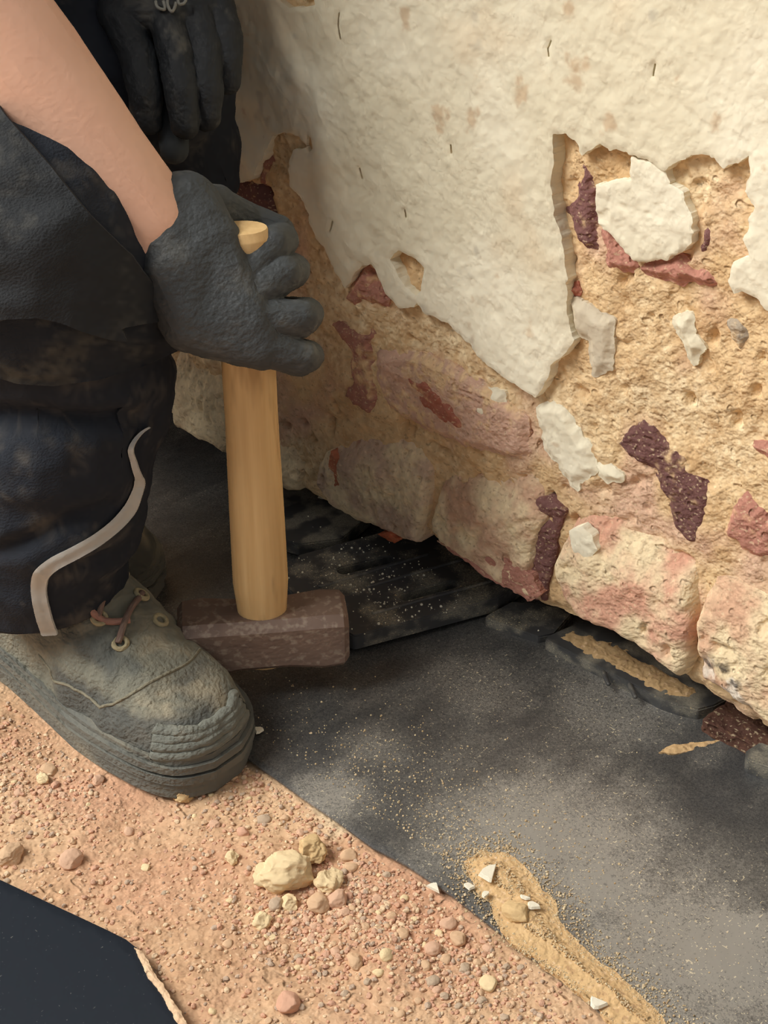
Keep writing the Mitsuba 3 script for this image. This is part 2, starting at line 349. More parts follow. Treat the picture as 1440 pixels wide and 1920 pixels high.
def limey(P):
    return plaster_c(P + 0.4)
def greyish(P):
    return mixc(lin([182, 168, 142]), lin([206, 196, 174]), nz(P, 0.01, 3, 44))
def brick_c(base, seed, dirt=0.5):
    def fn(P):
        a, b = nz(P, 0.02, 3, seed), nz(P, 0.005, 3, seed + 1)
        col = mixc(np.asarray(base) * 0.85, np.asarray(base) * 1.2, a)
        col = mixc(col, SAND, ss(0.62 - dirt * 0.2, 0.8 - dirt * 0.2, 0.5 * b + 0.5 * nz(P, 0.03, 3, seed + 2)) * 0.85)
        return col * (0.85 + 0.3 * b)[:, None]
    return fn

# loose islands of plaster and limewash that are still stuck to the masonry
for i, (px, lift, lab) in enumerate((
        ([(0.0166, 0.3975), (0.0309, 0.4024), (0.0421, 0.4063), (0.0421, 0.421), (0.0555, 0.4207), (0.068, 0.4187), (0.0715, 0.4097), (0.0821, 0.4064), (0.0891, 0.3952), (0.0939, 0.3827), (0.0884, 0.3709), (0.0748, 0.361), (0.0573, 0.353), (0.0441, 0.3576), (0.0304, 0.3668), (0.0204, 0.3716), (0.0169, 0.3851)], 0.006, 'round island of white plaster inside the broken patch'),
        ([(-0.0015, 0.311), (0.0093, 0.3094), (0.0276, 0.307), (0.0345, 0.3051), (0.0369, 0.2723), (0.0251, 0.2624), (0.0198, 0.2849), (0.0078, 0.2904)], 0.002, 'grey film of old limewash below the plaster edge'),
        ([(0.0831, 0.3209), (0.0927, 0.3256), (0.0975, 0.3111), (0.1029, 0.3072), (0.0988, 0.2956), (0.0925, 0.3057)], 0.003, 'short white drip of plaster'),
        ([(-0.0216, 0.2189), (-0.0099, 0.2282), (0.0054, 0.2199), (0.0253, 0.2013), (0.0314, 0.187), (0.0167, 0.1736), (0.0148, 0.1669), (0.0014, 0.1788), (-0.013, 0.1903)], 0.003, 'slanting white plaster flake'),
        ([(0.0298, 0.1934), (0.0411, 0.1943), (0.0507, 0.1924), (0.0521, 0.1877), (0.0373, 0.1849)], 0.002, 'small white plaster tail'),
        ([(-0.0961, 0.2144), (-0.0758, 0.2178), (-0.0568, 0.2189), (-0.0569, 0.201), (-0.0698, 0.1827), (-0.0786, 0.1873), (-0.0815, 0.2023)], 0.003, 'white plaster blotch on pink brick'),
        ([(-0.0379, 0.114), (-0.0282, 0.1202), (-0.0219, 0.1133), (-0.0256, 0.1044), (-0.035, 0.1016)], 0.007, 'small white chip stuck on the brick')) ):
    wall_patch('plaster_island', px, lift, 0.006 if i else 0.014, greyish if i == 1 else limey, 60 + i, 'mat_plaster', 0.0011, 0.003, 0.005, 0.001, 0.003 if i else 0.002, lab, sink=0.004 if 0 < i < 6 else 0.0)

# brick faces that show through the mortar
for i, (px, base, lift, dirt) in enumerate((
        ([(-0.0015, 0.4081), (0.0039, 0.4057), (0.0076, 0.3941), (0.0125, 0.3927), (0.0141, 0.3722), (0.0132, 0.3543), (0.0092, 0.3488), (0.0026, 0.3527), (-0.0035, 0.3605), (-0.0089, 0.3703), (-0.0028, 0.3827), (0.0006, 0.3943)], PURPLE, 0.001, 0.2),
        ([(0.0208, 0.3658), (0.027, 0.3644), (0.0409, 0.3548), (0.0499, 0.3505), (0.0519, 0.3474), (0.0369, 0.3441), (0.0281, 0.3455)], ROSE, 0.002, 0.1),
        ([(0.0527, 0.3483), (0.0691, 0.3571), (0.0815, 0.3618), (0.0932, 0.3582), (0.1062, 0.3557), (0.1042, 0.3501), (0.0905, 0.3485), (0.0706, 0.3448), (0.0581, 0.3454)], ROSE, 0.002, 0.3),
        ([(0.0951, 0.3842), (0.0994, 0.3873), (0.1036, 0.3794), (0.1022, 0.3728), (0.0978, 0.3703), (0.0943, 0.376)], PURPLE, 0.001, 0.3),
        ([(-0.2262, 0.2469), (-0.216, 0.2658), (-0.2038, 0.2781), (-0.192, 0.268), (-0.1814, 0.2575), (-0.1825, 0.2513), (-0.198, 0.2496), (-0.2164, 0.2442)], ROSE, 0.002, 0.5),
        ([(-0.2484, 0.2193), (-0.2293, 0.2203), (-0.1983, 0.2237), (-0.1973, 0.1899), (-0.1951, 0.1525), (-0.2147, 0.152), (-0.2307, 0.1565), (-0.2201, 0.175), (-0.2202, 0.2017)], ROSE * 0.9, 0.002, 0.7),
        ([(-0.1892, 0.2091), (-0.1508, 0.2201), (-0.1057, 0.2246), (-0.0625, 0.219), (-0.0332, 0.2049), (-0.0289, 0.1794), (-0.0545, 0.1697), (-0.087, 0.1668), (-0.1382, 0.1622), (-0.171, 0.165), (-0.1894, 0.1829)], PINK * 0.95, 0.004, 0.75),
        ([(-0.1593, 0.2024), (-0.1332, 0.2055), (-0.0992, 0.195), (-0.0876, 0.1806), (-0.104, 0.1746), (-0.1327, 0.1809)], RED, 0.0055, 0.55),
        ([(0.0454, 0.2129), (0.052, 0.2289), (0.066, 0.2398), (0.0841, 0.2357), (0.106, 0.226), (0.1083, 0.2153), (0.1276, 0.2043), (0.125, 0.1928), (0.124, 0.1688), (0.1152, 0.1636), (0.1003, 0.1694), (0.0938, 0.1861), (0.0825, 0.1987), (0.0812, 0.2088), (0.0652, 0.2077), (0.0557, 0.2117)], PURPLE * 0.8, 0.001, 0.15),
        ([(0.1459, 0.2098), (0.154, 0.2148), (0.172, 0.2023), (0.1813, 0.1816), (0.1682, 0.1757), (0.1414, 0.1786), (0.1423, 0.1896)], ROSE, 0.003, 0.25),
        ([(0.1502, 0.2524), (0.1652, 0.2565), (0.1663, 0.2492), (0.1535, 0.249)], ROSE, 0.002, 0.5),
        ([(0.1205, 0.3319), (0.1297, 0.3353), (0.1374, 0.3225), (0.1311, 0.3132), (0.1226, 0.3179)], GREY * 0.75, 0.001, 0.4),
        ([(-0.0044, 0.3175), (0.0026, 0.3222), (0.0041, 0.316), (-0.003, 0.3124)], RED, 0.002, 0.1),
        ([(-0.3705, 0.3097), (-0.3352, 0.3208), (-0.3125, 0.3105), (-0.3038, 0.2908), (-0.3315, 0.2793), (-0.3583, 0.2892)], PURPLE * 0.85, 0.001, 0.4),
        ([(-0.3234, 0.3447), (-0.3138, 0.3423), (-0.3179, 0.3192), (-0.3288, 0.3159)], ROSE * 0.8, 0.001, 0.5))):
    wall_patch('brick', px, lift, 0.012, brick_c(base, 100 + 7 * i, dirt), 80 + i, 'mat_masonry', 0.0013, 0.004, 0.009, 0.001, 0.005, sink=0.006)

# the lowest course: worn header bricks that jut out over the gap
def low_brick_c(base, seed, sand, red):
    base = np.asarray(base) * 1.02
    spot = np.array([(0.1605, 0.0727)][0])
    def fn(P):
        a, b, c = nz(P, 0.03, 3, seed), nz(P, 0.009, 3, seed + 1), nz(P, 0.0025, 2, seed + 2)
        col = mixc(np.asarray(base), np.asarray(base) * 1.2, a)
        col = mixc(col, CREAM, ss(0.55 - sand * 0.3, 0.72 - sand * 0.25, 0.5 * a + 0.5 * nz(P, 0.02, 3, seed + 4)))
        col = mixc(col, RED, ss(0.64, 0.74, 0.6 * nz(P, 0.022, 3, seed + 5) + 0.4 * b) * red)
        near = ss(1.0, 0.5, np.hypot((P - spot)[:, 0] / 0.030, (P - spot)[:, 1] / 0.022) + 0.8 * (nz(P, 0.01, 3, 206) - 0.5))      # tar and lime spots on one corner
        col = mixc(col, lin([222, 214, 198]), near * ss(0.45, 0.6, nz(P, 0.012, 3, 207)) * 0.8)
        col = mixc(col, lin([62, 56, 54]), near * ss(0.52, 0.62, nz(P, 0.0065, 3, 208)) * 0.9)
        return col * (0.76 + 0.46 * c)[:, None]
    return fn
for i, (px, base, proud, sand, red) in enumerate((
        ([(-0.2661, 0.0819), (-0.2459, 0.1093), (-0.206, 0.136), (-0.1684, 0.1458), (-0.1337, 0.1466), (-0.125, 0.123), (-0.1286, 0.0913), (-0.1359, 0.0538), (-0.1589, 0.0495), (-0.1878, 0.0476), (-0.2209, 0.0443), (-0.2481, 0.0466), (-0.258, 0.059)], lin([186, 160, 138]), 0.008, 0.35, 0.7),
        ([(-0.1185, 0.1239), (-0.0905, 0.1472), (-0.0528, 0.1619), (-0.0239, 0.1618), (-0.0105, 0.1534), (-0.0079, 0.1312), (-0.0147, 0.1019), (-0.0178, 0.0758), (-0.0079, 0.0564), (-0.0252, 0.0561), (-0.0586, 0.0577), (-0.0789, 0.0627), (-0.1112, 0.0636), (-0.1234, 0.0738), (-0.1227, 0.0997)], lin([186, 152, 126]), 0.008, 0.4, 0.9),
        ([(0.0135, 0.1407), (0.0289, 0.1564), (0.0526, 0.1598), (0.0852, 0.1576), (0.117, 0.1596), (0.1273, 0.1468), (0.1315, 0.1084), (0.1351, 0.0673), (0.1282, 0.0577), (0.1008, 0.0618), (0.0667, 0.0659), (0.0318, 0.0655), (0.0156, 0.0748), (0.0086, 0.0984)], lin([196, 150, 126]), 0.013, 0.45, 0.6),
        ([(0.1309, 0.1463), (0.1505, 0.1577), (0.1829, 0.1602), (0.2145, 0.1588), (0.2312, 0.1072), (0.2349, 0.0405), (0.2083, 0.0527), (0.182, 0.0587), (0.1598, 0.0628), (0.1429, 0.0629), (0.136, 0.0876)], lin([194, 156, 128]), 0.011, 0.6, 0.3),
        ([(-0.379, 0.0817), (-0.3254, 0.0955), (-0.2883, 0.093), (-0.2781, 0.0697), (-0.2879, 0.0425), (-0.3033, 0.0385), (-0.3291, 0.0395), (-0.3746, 0.0435), (-0.3846, 0.0627)], lin([190, 164, 130]), 0.007, 0.5, 0.2),
        ([(-0.4636, 0.1367), (-0.4406, 0.133), (-0.3976, 0.1304), (-0.3668, 0.1352), (-0.3667, 0.0917), (-0.3903, 0.0433), (-0.4302, 0.0457), (-0.4679, 0.0437), (-0.4659, 0.0795)], lin([196, 172, 138]), 0.007, 0.6, 0.1))):
    wall_patch('brick', px, 0.002, 0.07, low_brick_c(base, 200 + 9 * i, sand, red), 180 + i, 'mat_masonry', 0.0016, 0.004, 0.016, proud, 0.011, ('greyish worn brick of the lowest course', 'worn brick of the lowest course with a red underside', 'rounded pink brick end jutting over the gap', 'pale brick of the lowest course with a dark-spotted corner', 'sandy brick of the lowest course behind the hammer handle', 'pale brick of the lowest course beside the trouser leg')[i], 0.010, merge=0.042)
wall_patch('plaster_island', [(0.0209, 0.1373), (0.0311, 0.1454), (0.042, 0.1421), (0.0477, 0.1323), (0.0412, 0.1178), (0.0297, 0.1134), (0.0249, 0.1242)], 0.0122, 0.008, limey, 77, 'mat_plaster', 0.0012, 0.0012, 0.004, 0.001, 0.001, 'grey-white lime crust on the rounded brick end')

wall_patch('brick', [(-0.022, 0.1421), (-0.008, 0.1488), (0.0076, 0.1442), (0.0015, 0.119), (-0.0002, 0.0867), (-0.0042, 0.0563), (-0.0194, 0.0499), (-0.0285, 0.0811)], 0.0, 0.05, brick_c(PURPLE * 0.9, 333, 0.35), 190, 'mat_masonry', 0.0014, 0.003, 0.008, 0.002, 0.006, 'dark purple brick side in the joint beside the rounded pink brick')

for i, (px, base, lift, lab) in enumerate((([(-0.1136, 0.0667), (-0.0936, 0.0694), (-0.0707, 0.0746), (-0.0432, 0.0831), (-0.0133, 0.0804), (-0.0023, 0.0672), (-0.0116, 0.0556), (-0.0252, 0.0561), (-0.0586, 0.0567), (-0.0783, 0.062)], ROSE, 0.0085, 'red broken underside of the worn brick'), ([(-0.1813, 0.0456), (-0.1684, 0.0523), (-0.1545, 0.0509), (-0.1595, 0.046), (-0.1736, 0.0446)], lin([176, 96, 66]), 0.0105, 'small orange-red broken spot'), ([(-0.2381, 0.1033), (-0.2315, 0.1006), (-0.2267, 0.0797), (-0.2165, 0.0625), (-0.226, 0.0569), (-0.2393, 0.0639), (-0.2427, 0.0841)], lin([178, 112, 84]), 0.0082, 'orange-red scrape on the greyish brick'))):
    wall_patch('broken_face', px, lift, 0.02, brick_c(base, 340 + i, 0.35), 192 + i, 'mat_masonry', 0.0012, 0.003, 0.006, 0.001, 0.005, lab, rim=0.008)

# dark strip of the course that still lies under the wall on the right
stub = tm(rounded_box([0.16, 0.05, 0.014], 0.003, 0.002))
sv = np.array(stub.vertices)
sv += normals_of(sv, np.array(stub.faces)) * (0.007 * (nz(sv, 0.012, 3, 88) - 0.5))[:, None]
sv += [0.220, 0.036, 0.008]
add('wall_back__brick', mikit.ply((sv, stub.faces), 'mat_masonry', True, color=mixc(lin([70, 48, 42]), lin([104, 74, 60]), nz(sv, 0.01, 3, 89))), 'dark red brick left under the wall in the gap')

# ---------------------------------------------------------------- the setting: floor of trodden earth and brick dust
edge = [(0.2849, -0.2482), (0.2499, -0.2465), (0.2105, -0.2416), (0.1812, -0.2415), (0.1493, -0.2397), (0.1158, -0.2379), (0.074, -0.2392), (0.0483, -0.2436), (0.0164, -0.2428), (-0.0263, -0.2435), (-0.0664, -0.2435), (-0.0872, -0.2434)]
film = Polygon(list(edge) + [(-0.16, -0.236), (-0.9, -0.24), (-0.9, 0.2), (0.5, 0.2), (0.5, -0.25)]).buffer(0)
FILM = film
def ground_h(P):
    x, y = P[:, 0], P[:, 1]
    mound = 0.022 * np.exp(-(((x + 0.31) / 0.055) ** 2 + ((y + 0.375) / 0.03) ** 2))
    heap = 0.012 * np.exp(-(((x - 0.10) / 0.05) ** 2 + ((y + 0.30) / 0.022) ** 2)) + 0.009 * np.exp(-(((x - 0.0) / 0.03) ** 2 + ((y + 0.295) / 0.03) ** 2))
    h = -0.006 + mound + heap * 0.6 + 0.010 * (nz(P, 0.11, 2, 51) - 0.5) + 0.007 * (nz(P, 0.028, 3, 52) - 0.5) + 0.0030 * (nz(P, 0.007, 3, 53) - 0.5) + 0.0026 * (nz(P, 0.003, 2, 54) - 0.5)
    under = ss(0.0045, 0.0008, shapely.distance(FILM, shapely.points(P)))     # lower where the film lies on it
    h = np.minimum(h, 0.004 * (1 - under) + h * under) * (1 - under) + (-0.005) * under
    boot = ss(0.065, 0.045, np.abs(y + 0.268)) * ss(-0.07, -0.09, x)
    return np.where(boot > 0, h * (1 - boot) - 0.006 * boot, h)
def earth_c(P):
    a, b, c = nz(P, 0.13, 3, 55), nz(P, 0.03, 3, 56), nz(P, 0.004, 2, 57)
    col = mixc(lin([191, 153, 119]), lin([207, 172, 136]), ss(0.3, 0.7, b))
    col = mixc(col, lin([196, 148, 119]), ss(0.46, 0.66, a) * 0.75)
    col = mixc(col, lin([220, 196, 160]), ss(0.6, 0.76, nz(P, 0.05, 3, 58)) * 0.8)
    return col * (0.78 + 0.42 * c)[:, None]
fx, fy = np.meshgrid(np.arange(-0.48, 0.34, 0.0016), np.arange(-0.66, -0.20, 0.0016))
P = np.stack([fx.ravel(), fy.ravel()], 1)
nx, ny = fx.shape[1], fx.shape[0]
ii = (np.arange(ny - 1)[:, None] * nx + np.arange(nx - 1)[None]).ravel()
quad = np.stack([ii, ii + 1, ii + nx + 1, ii + nx], 1)
v = np.column_stack([P, ground_h(P)])
add('floor', mikit.ply((v, quad), 'mat_earth', True, color=earth_c(P)), 'trodden floor of sandy earth and pink brick dust', None, None, 'structure')
v = np.array([[-3, -4, -0.022], [3, -4, -0.022], [3, 0.4, -0.022], [-3, 0.4, -0.022]])
add('floor__subsoil', mikit.ply((v, np.array([[0, 1, 2, 3]])), {'type': 'twosided', 'b': pr({'type': 'rgb', 'value': L(204, 166, 136)}, 0.97, 0.1)}))

# ---------------------------------------------------------------- black damp-proof film at the foot of the wall
def film_h(P, D):
    return 0.0006 + 0.004 * (nz(P, 0.10, 2, 61) - 0.5) * ss(0, 0.03, D) + 0.0016 * (nz(P, 0.03, 2, 62) - 0.5) + 0.012 * ss(-0.05, 0.02, P[:, 1]) * ss(-0.2, 0.0, P[:, 0]) * 0.3 - 0.001 * (1 - ss(0, 0.004, D))
v, f, p, d = slab(film, film_h, 0.0014, FLOOR, 0.004, 8)
FILM_Z = lambda x, y: float(film_h(np.array([[x, y]]), np.array([0.05]))[0])
add('plastic_film', mikit.ply((v, f), 'mat_membrane', True), 'wide strip of black plastic film, dusty, laid along the foot of the wall', 'plastic sheet')

# the second black board, bottom left
bd = [(-0.158, -0.4527), (-0.1038, -0.4375), (-0.0562, -0.4243), (-0.019, -0.4139), (-0.004, -0.4101), (0.0062, -0.4096), (0.0181, -0.412), (0.0408, -0.4181), (0.0729, -0.4254), (0.0909, -0.43)]
board = Polygon(list(bd) + [(0.05, -0.62), (-0.30, -0.62)]).buffer(0.0)
v, f, p, d = slab(board, lambda P, D: 0.0045 + 0.0008 * (nz(P, 0.1, 2, 63) - 0.5) - 0.0012 * (1 - ss(0, 0.003, D)), 0.012, FLOOR, 0.004, 9)
add('black_board', mikit.ply((v, f), 'mat_board', True), 'smooth blue-black board with a cut corner, lying on the earth in the bottom left', 'board')

# ---------------------------------------------------------------- packers (black plastic plates driven under the wall)
def plate(outline, slots, z0, th, ribs=(), r=0.0015):
    p = Polygon(outline).buffer(-0.004).buffer(0.004, quad_segs=6)
    for s in slots:
        p = p.difference(LineString(s[:2]).buffer(s[2], quad_segs=6))
    lower = trimesh.creation.extrude_polygon(p, th - r, engine='earcut')
    parts = [lower.apply_translation([0, 0, z0])]
    q = p.buffer(-r * 0.6)
    parts.append(trimesh.creation.extrude_polygon(q, r, engine='earcut').apply_translation([0, 0, z0 + th - r]))
    return trimesh.util.concatenate(parts)
PACK_MESH = []
def packer(outline, slots, z0, th, label, ribs=(), tilt=None):
    k = thing('packer', label, 'plastic packer', 'black plastic packers under the wall')
    m = plate(outline, slots, z0, th)
    PACK_MESH.append(m)
    add(k + '__plate', mikit.ply(m, 'mat_packer', 20))
    for a, b in ribs:
        m = tm(hull(np.vstack([ball([*q, z0 + th], 0.0018) for q in (a, b)])))
        add(k + '__rib', mikit.ply(m, 'mat_packer', True))
    return k
packer([(-0.2197, -0.0896), (-0.2346, -0.0513), (-0.1863, 0.0976), (-0.067, 0.0599), (-0.0667, 0.021), (-0.1143, -0.1015), (-0.151, -0.1045)], [(*[(-0.1886, -0.0406), (-0.1741, -0.0029)], 0.0056), (*[(-0.1228, -0.0318), (-0.1083, 0.0081)], 0.0056)], 0.006, 0.014,
       'slotted black packer that the hammer is driving in, nearest the hammer head',
       [tuple([(-0.1559, -0.0441), (-0.1211, 0.0599)]), tuple([(-0.1252, -0.0687), (-0.0871, 0.0346)]), tuple([(-0.1849, -0.0725), (-0.1545, 0.0272)])])
packer([(-0.3396, -0.016), (-0.3373, 0.0429), (-0.2437, 0.0507), (-0.2315, -0.0024), (-0.2522, -0.0353), (-0.2896, -0.0466)], [], 0.004, 0.012, 'black packer deep in the gap behind the hammer handle')
packer([(-0.0658, 0), (-0.0634, 0.035), (-0.0176, 0.0634), (-0.0086, 0.0235), (-0.0151, 0.0109)], [], 0.002, 0.009, 'short dusty packer between the slotted packer and the sand-dusted packer')
packer([(-0.0092, 0.0088), (-0.006, 0.0283), (0.0046, 0.0703), (0.1433, 0.0674), (0.1372, 0.0325), (0.1314, 0.0197), (0.1185, 0.0142), (0.1041, 0.0107)], [], 0.001, 0.013, 'long black packer with sand on its top, under the rounded pink brick',
       [tuple([(0.0527, 0.0063), (0.0645, -0.0027)]), tuple([(0.0771, 0.0077), (0.0884, -0.0012)])])
packer([(0.1832, 0.0011), (0.1856, 0.0166), (0.2231, 0.0226), (0.2532, -0.0016), (0.2071, -0.001), (0.1887, -0.0063)], [], 0.001, 0.016, 'grey-black packer at the right edge of the photo')

# ---------------------------------------------------------------- sledgehammer
HX, HY = -0.135, -0.178
def hammer():
    k = thing('sledgehammer', 'sledgehammer with pale wooden handle and rusty steel head, upright in the gloved hand', 'hammer')
    # head: a long block with chamfered edges and slightly narrower cheeks
    sec = []
    for t, w in ((-0.064, 0.020), (-0.060, 0.0235), (-0.045, 0.0245), (-0.018, 0.0225), (0.018, 0.0225), (0.045, 0.0245), (0.060, 0.0235), (0.064, 0.020)):
        c = 0.007
        for y, z in ((w, w - c), (w - c, w), (-w + c, w), (-w, w - c), (-w, -w + c), (-w + c, -w), (w - c, -w), (w, -w + c)):
            sec.append((t, y, z))
    v = np.array(sec)
    fs = []
    for i in range(7):
        for j in range(8):
            fs.append([i * 8 + j, (i + 1) * 8 + j, (i + 1) * 8 + (j + 1) % 8, i * 8 + (j + 1) % 8])
    tri = [q for a in fs for q in ([a[0], a[1], a[2]], [a[0], a[2], a[3]])]
    for j in range(1, 7):
        tri += [[0, j, j + 1], [56, 56 + j + 1, 56 + j]]
    head = trimesh.Trimesh(v, np.array(tri), process=False)
    trimesh.repair.fix_normals(head)
    R = trimesh.transformations.rotation_matrix(math.radians(52.0), [0, 0, 1])
    head.apply_transform(R)
    head.apply_translation([HX, HY, 0.052])
    add(k + '__head', mikit.ply(head, 'mat_steel', 25))
    zz = np.array([0.028, 0.072, 0.10, 0.16, 0.24, 0.31, 0.345, 0.368, 0.374])
    ra = np.array([0.0165, 0.0165, 0.0185, 0.0178, 0.0165, 0.0165, 0.0172, 0.0178, 0.0150])
    g = np.arange(28) * 2 * np.pi / 28
    th = math.radians(52)
    rows = []
    for z, r in zip(np.interp(np.linspace(0, 8, 41), range(9), zz), np.interp(np.linspace(0, 8, 41), range(9), ra)):
        a, b = 1.12 * r * np.cos(g), 0.92 * r * np.sin(g)
        rows.append(np.stack([HX + a * math.cos(th) - b * math.sin(th), HY + a * math.sin(th) + b * math.cos(th), np.full(28, z)], 1))
    v = np.vstack(rows + [[[HX, HY, 0.028]], [[HX, HY, 0.375]]])
    fs = []
    for i in range(40):
        for j in range(28):
            a, b, c, d2 = i * 28 + j, i * 28 + (j + 1) % 28, (i + 1) * 28 + (j + 1) % 28, (i + 1) * 28 + j
            fs += [[a, b, c], [a, c, d2]]
    for j in range(28):
        fs += [[41 * 28, (j + 1) % 28, j], [41 * 28 + 1, 40 * 28 + j, 40 * 28 + (j + 1) % 28]]
    add(k + '__handle', mikit.ply(trimesh.Trimesh(v, np.array(fs), process=False), 'mat_wood', 50))
    return k
hammer()

# ---------------------------------------------------------------- the worker
man = thing('person', 'crouching worker in dark dusty work clothes, black gloves and worn boots, gripping the sledgehammer', 'person')
def mottled(P, base, pale, amount, seed, s=0.05):
    a = nz(P, s, 3, seed)
    c = nz(P, s * 0.12, 3, seed + 1)
    col = mixc(base, pale, ss(0.5, 0.78, 0.65 * a + 0.35 * c) * amount)
    return col * (0.9 + 0.2 * nz(P, 0.004, 2, seed + 2))[:, None]

# body: bare right forearm, upper arm, neck and head are one surface
wr = [(-0.17, -0.2249, 0.379), (-0.2053, -0.2463, 0.4276), (-0.2382, -0.2678, 0.4754), (-0.2799, -0.2993, 0.5447)]
shoulder, headc = np.array([-0.46, -0.43, 0.80]), np.array([-0.25, -0.20, 0.97])
elbow = np.array(wr[3])
fore = [[(wr[0], .028), (wr[1], .038)], [(wr[1], .038), (wr[2], .045)], [(wr[2], .045), (elbow, .048)], [(elbow, .046), (shoulder, .058)],
        [([(-0.1763, -0.2153, 0.3881)][0], .022), ([(-0.1675, -0.2326, 0.3688)][0], .022), (wr[1], .037)],
        [(shoulder, .06), ((-0.34, -0.13, 0.75), .06), ((-0.62, -0.27, 0.5), .12)], [((-0.36, -0.25, 0.84), .05), (headc - [0.0, 0, .06], .055)],
        [(headc, .088), (headc + [0.03, 0, -.05], .075)], [(headc + [.095, 0, -.02], .014), (headc + [.07, 0, .02], .012)],
        [((-0.34, -0.13, 0.75), .058), ((-0.41, -0.09, 0.60), .045)], [((-0.41, -0.09, 0.60), .042), ([(-0.3596, -0.0716, 0.5005)][0], .034)]]
t = chain(fore, 0.006, 14)
def skin_c(P):
    a = nz(P, 0.03, 3, 71)
    return mixc(lin([224, 174, 146]), lin([233, 187, 160]), a)
add(man + '__body', mikit.ply(t, 'mat_skin', True, color=skin_c(np.array(t.vertices))), 'bare forearm')
hair = chain([[(headc + [-.02, 0, .02], .09), (headc + [-.02, 0, .045], .085)]], 0.012, 4)
add(man + '__hair', mikit.ply(hair, 'mat_cloth', True, color=np.tile(lin([60, 46, 36]), (len(hair.vertices), 1))))
torso = chain([[(shoulder + [0, .03, 0], .085), ((-0.34, -0.14, 0.75), .090), ((-0.64, -0.27, 0.42), .145)], [(shoulder, .075), (shoulder * .6 + elbow * .4, .066)], [((-0.34, -0.13, 0.75), .078), ((-0.41, -0.09, 0.62), .058)]], 0.008, 10)
vt = np.array(torso.vertices)
vt += normals_of(vt, np.array(torso.faces)) * (0.014 * (nz(vt, 0.06, 2, 75) - 0.5))[:, None]
torso.vertices = vt
add(man + '__jacket', mikit.ply(torso, 'mat_cloth', True, color=mottled(vt, lin([38, 42, 48]), lin([84, 82, 76]), 0.6, 76)))

# trousers: right leg upright in front, left leg folded behind it
RL = list(zip([np.array(q) for q in [(-0.2466, -0.2935, 0.0856), (-0.2436, -0.2908, 0.1049), (-0.2421, -0.2948, 0.1469), (-0.2341, -0.2834, 0.19), (-0.2284, -0.2754, 0.2317), (-0.2252, -0.2709, 0.2721), (-0.2262, -0.2756, 0.3162), (-0.2198, -0.2806, 0.3708)]], [.052, .060, .066, .075, .079, .081, .083, .080]))
bones = [[RL[i], RL[i + 1]] for i in range(len(RL) - 1)]
bones += [[RL[-1], ((-0.60, -0.30, 0.47), .10)], [((-0.60, -0.30, 0.47), .10), ((-0.62, -0.2, 0.46), .11)]]
LK = [np.array(q) for q in [(-0.3454, -0.0783, 0.3983), (-0.3245, -0.0582, 0.3397), (-0.3867, -0.1212, 0.4149), (-0.337, -0.2034, 0.0651), (-0.374, -0.175, 0.1613)]]
bones += [[((-0.62, -0.22, 0.46), .10), (LK[2], .075)], [(LK[2], .075), (LK[0], .060)], [(LK[0], .056), (LK[1], .034)], [(LK[2], .06), (LK[4], .05)], [(LK[4], .05), (LK[3], .045)]]
leg = chain(bones, 0.0045, 8)
v = np.array(leg.vertices); f = np.array(leg.faces)
n = normals_of(v, f)
LO, LU, LV, LN = [np.array(a) for a in ((-0.2, -0.33, 0.27), (0.7486, 0.663, 0), (-0.2382, 0.269, 0.9332), (0.6188, -0.6986, 0.3593))]
q2 = np.stack([(v - LO) @ LU, (v - LO) @ LV], 1)
def crease(pts, width, depth):
    ln = LineString(pts)
    dd = shapely.distance(shapely.points(q2), ln)
    facing = np.clip(n @ LN, 0, 1)
    v[:] += n * (-depth * np.exp(-(dd / width) ** 2) * facing)[:, None]
warp = q2 + 0.02 * np.stack([nz(q2, 0.08, 2, 81), nz(q2, 0.08, 2, 82)], 1)
fold = nz(np.stack([warp[:, 0] * 0.35, warp[:, 1]], 1), 0.030, 2, 83) - 0.5
v += n * (0.026 * fold + 0.010 * (nz(v, 0.05, 2, 84) - 0.5) + 0.003 * (nz(v, 0.012, 3, 85) - 0.5))[:, None]
for pts, w, dp in (([(-0.0309, -0.0041), (0.018, -0.0047), (0.0597, -0.0055), (0.0875, -0.0031), (0.1014, 0.0024)], 0.008, 0.020), ([(-0.0271, -0.0992), (0.016, -0.0802), (0.0445, -0.067), (0.0622, -0.063)], 0.006, 0.010), ([(0.0367, -0.1046), (0.058, -0.0997), (0.0775, -0.0927)], 0.005, 0.014), ([(-0.0233, 0.0133), (0.0323, 0.0128), (0.0844, 0.0225)], 0.012, 0.010),
                   ([(0.0878, -0.0325), (0.0855, -0.0187), (0.0926, -0.0081)], 0.005, 0.010)):
    crease(pts, w, dp)
hp = np.array([(-0.2232, -0.3479, 0.0909), (-0.1622, -0.3024, 0.103), (-0.1874, -0.255, 0.1013)])       # the hem is a flat opening
hn = np.cross(hp[1] - hp[0], hp[2] - hp[0])
hn *= np.sign(hn[2]) / np.linalg.norm(hn)
below = (v - hp[1]) @ hn
near = (below < 0) & (below > -0.09) & (np.linalg.norm(v[:, :2] - hp[:, :2].mean(0), axis=1) < 0.16) & (v[:, 1] < -0.19)
v[near] -= below[near][:, None] * hn
leg.vertices = v
trc = mottled(v, lin([38, 42, 49]), lin([96, 91, 83]), 0.6, 86, 0.024)
trousers = add(man + '__trousers', mikit.ply(leg, 'mat_cloth', True, color=trc), 'black dusty work trousers')

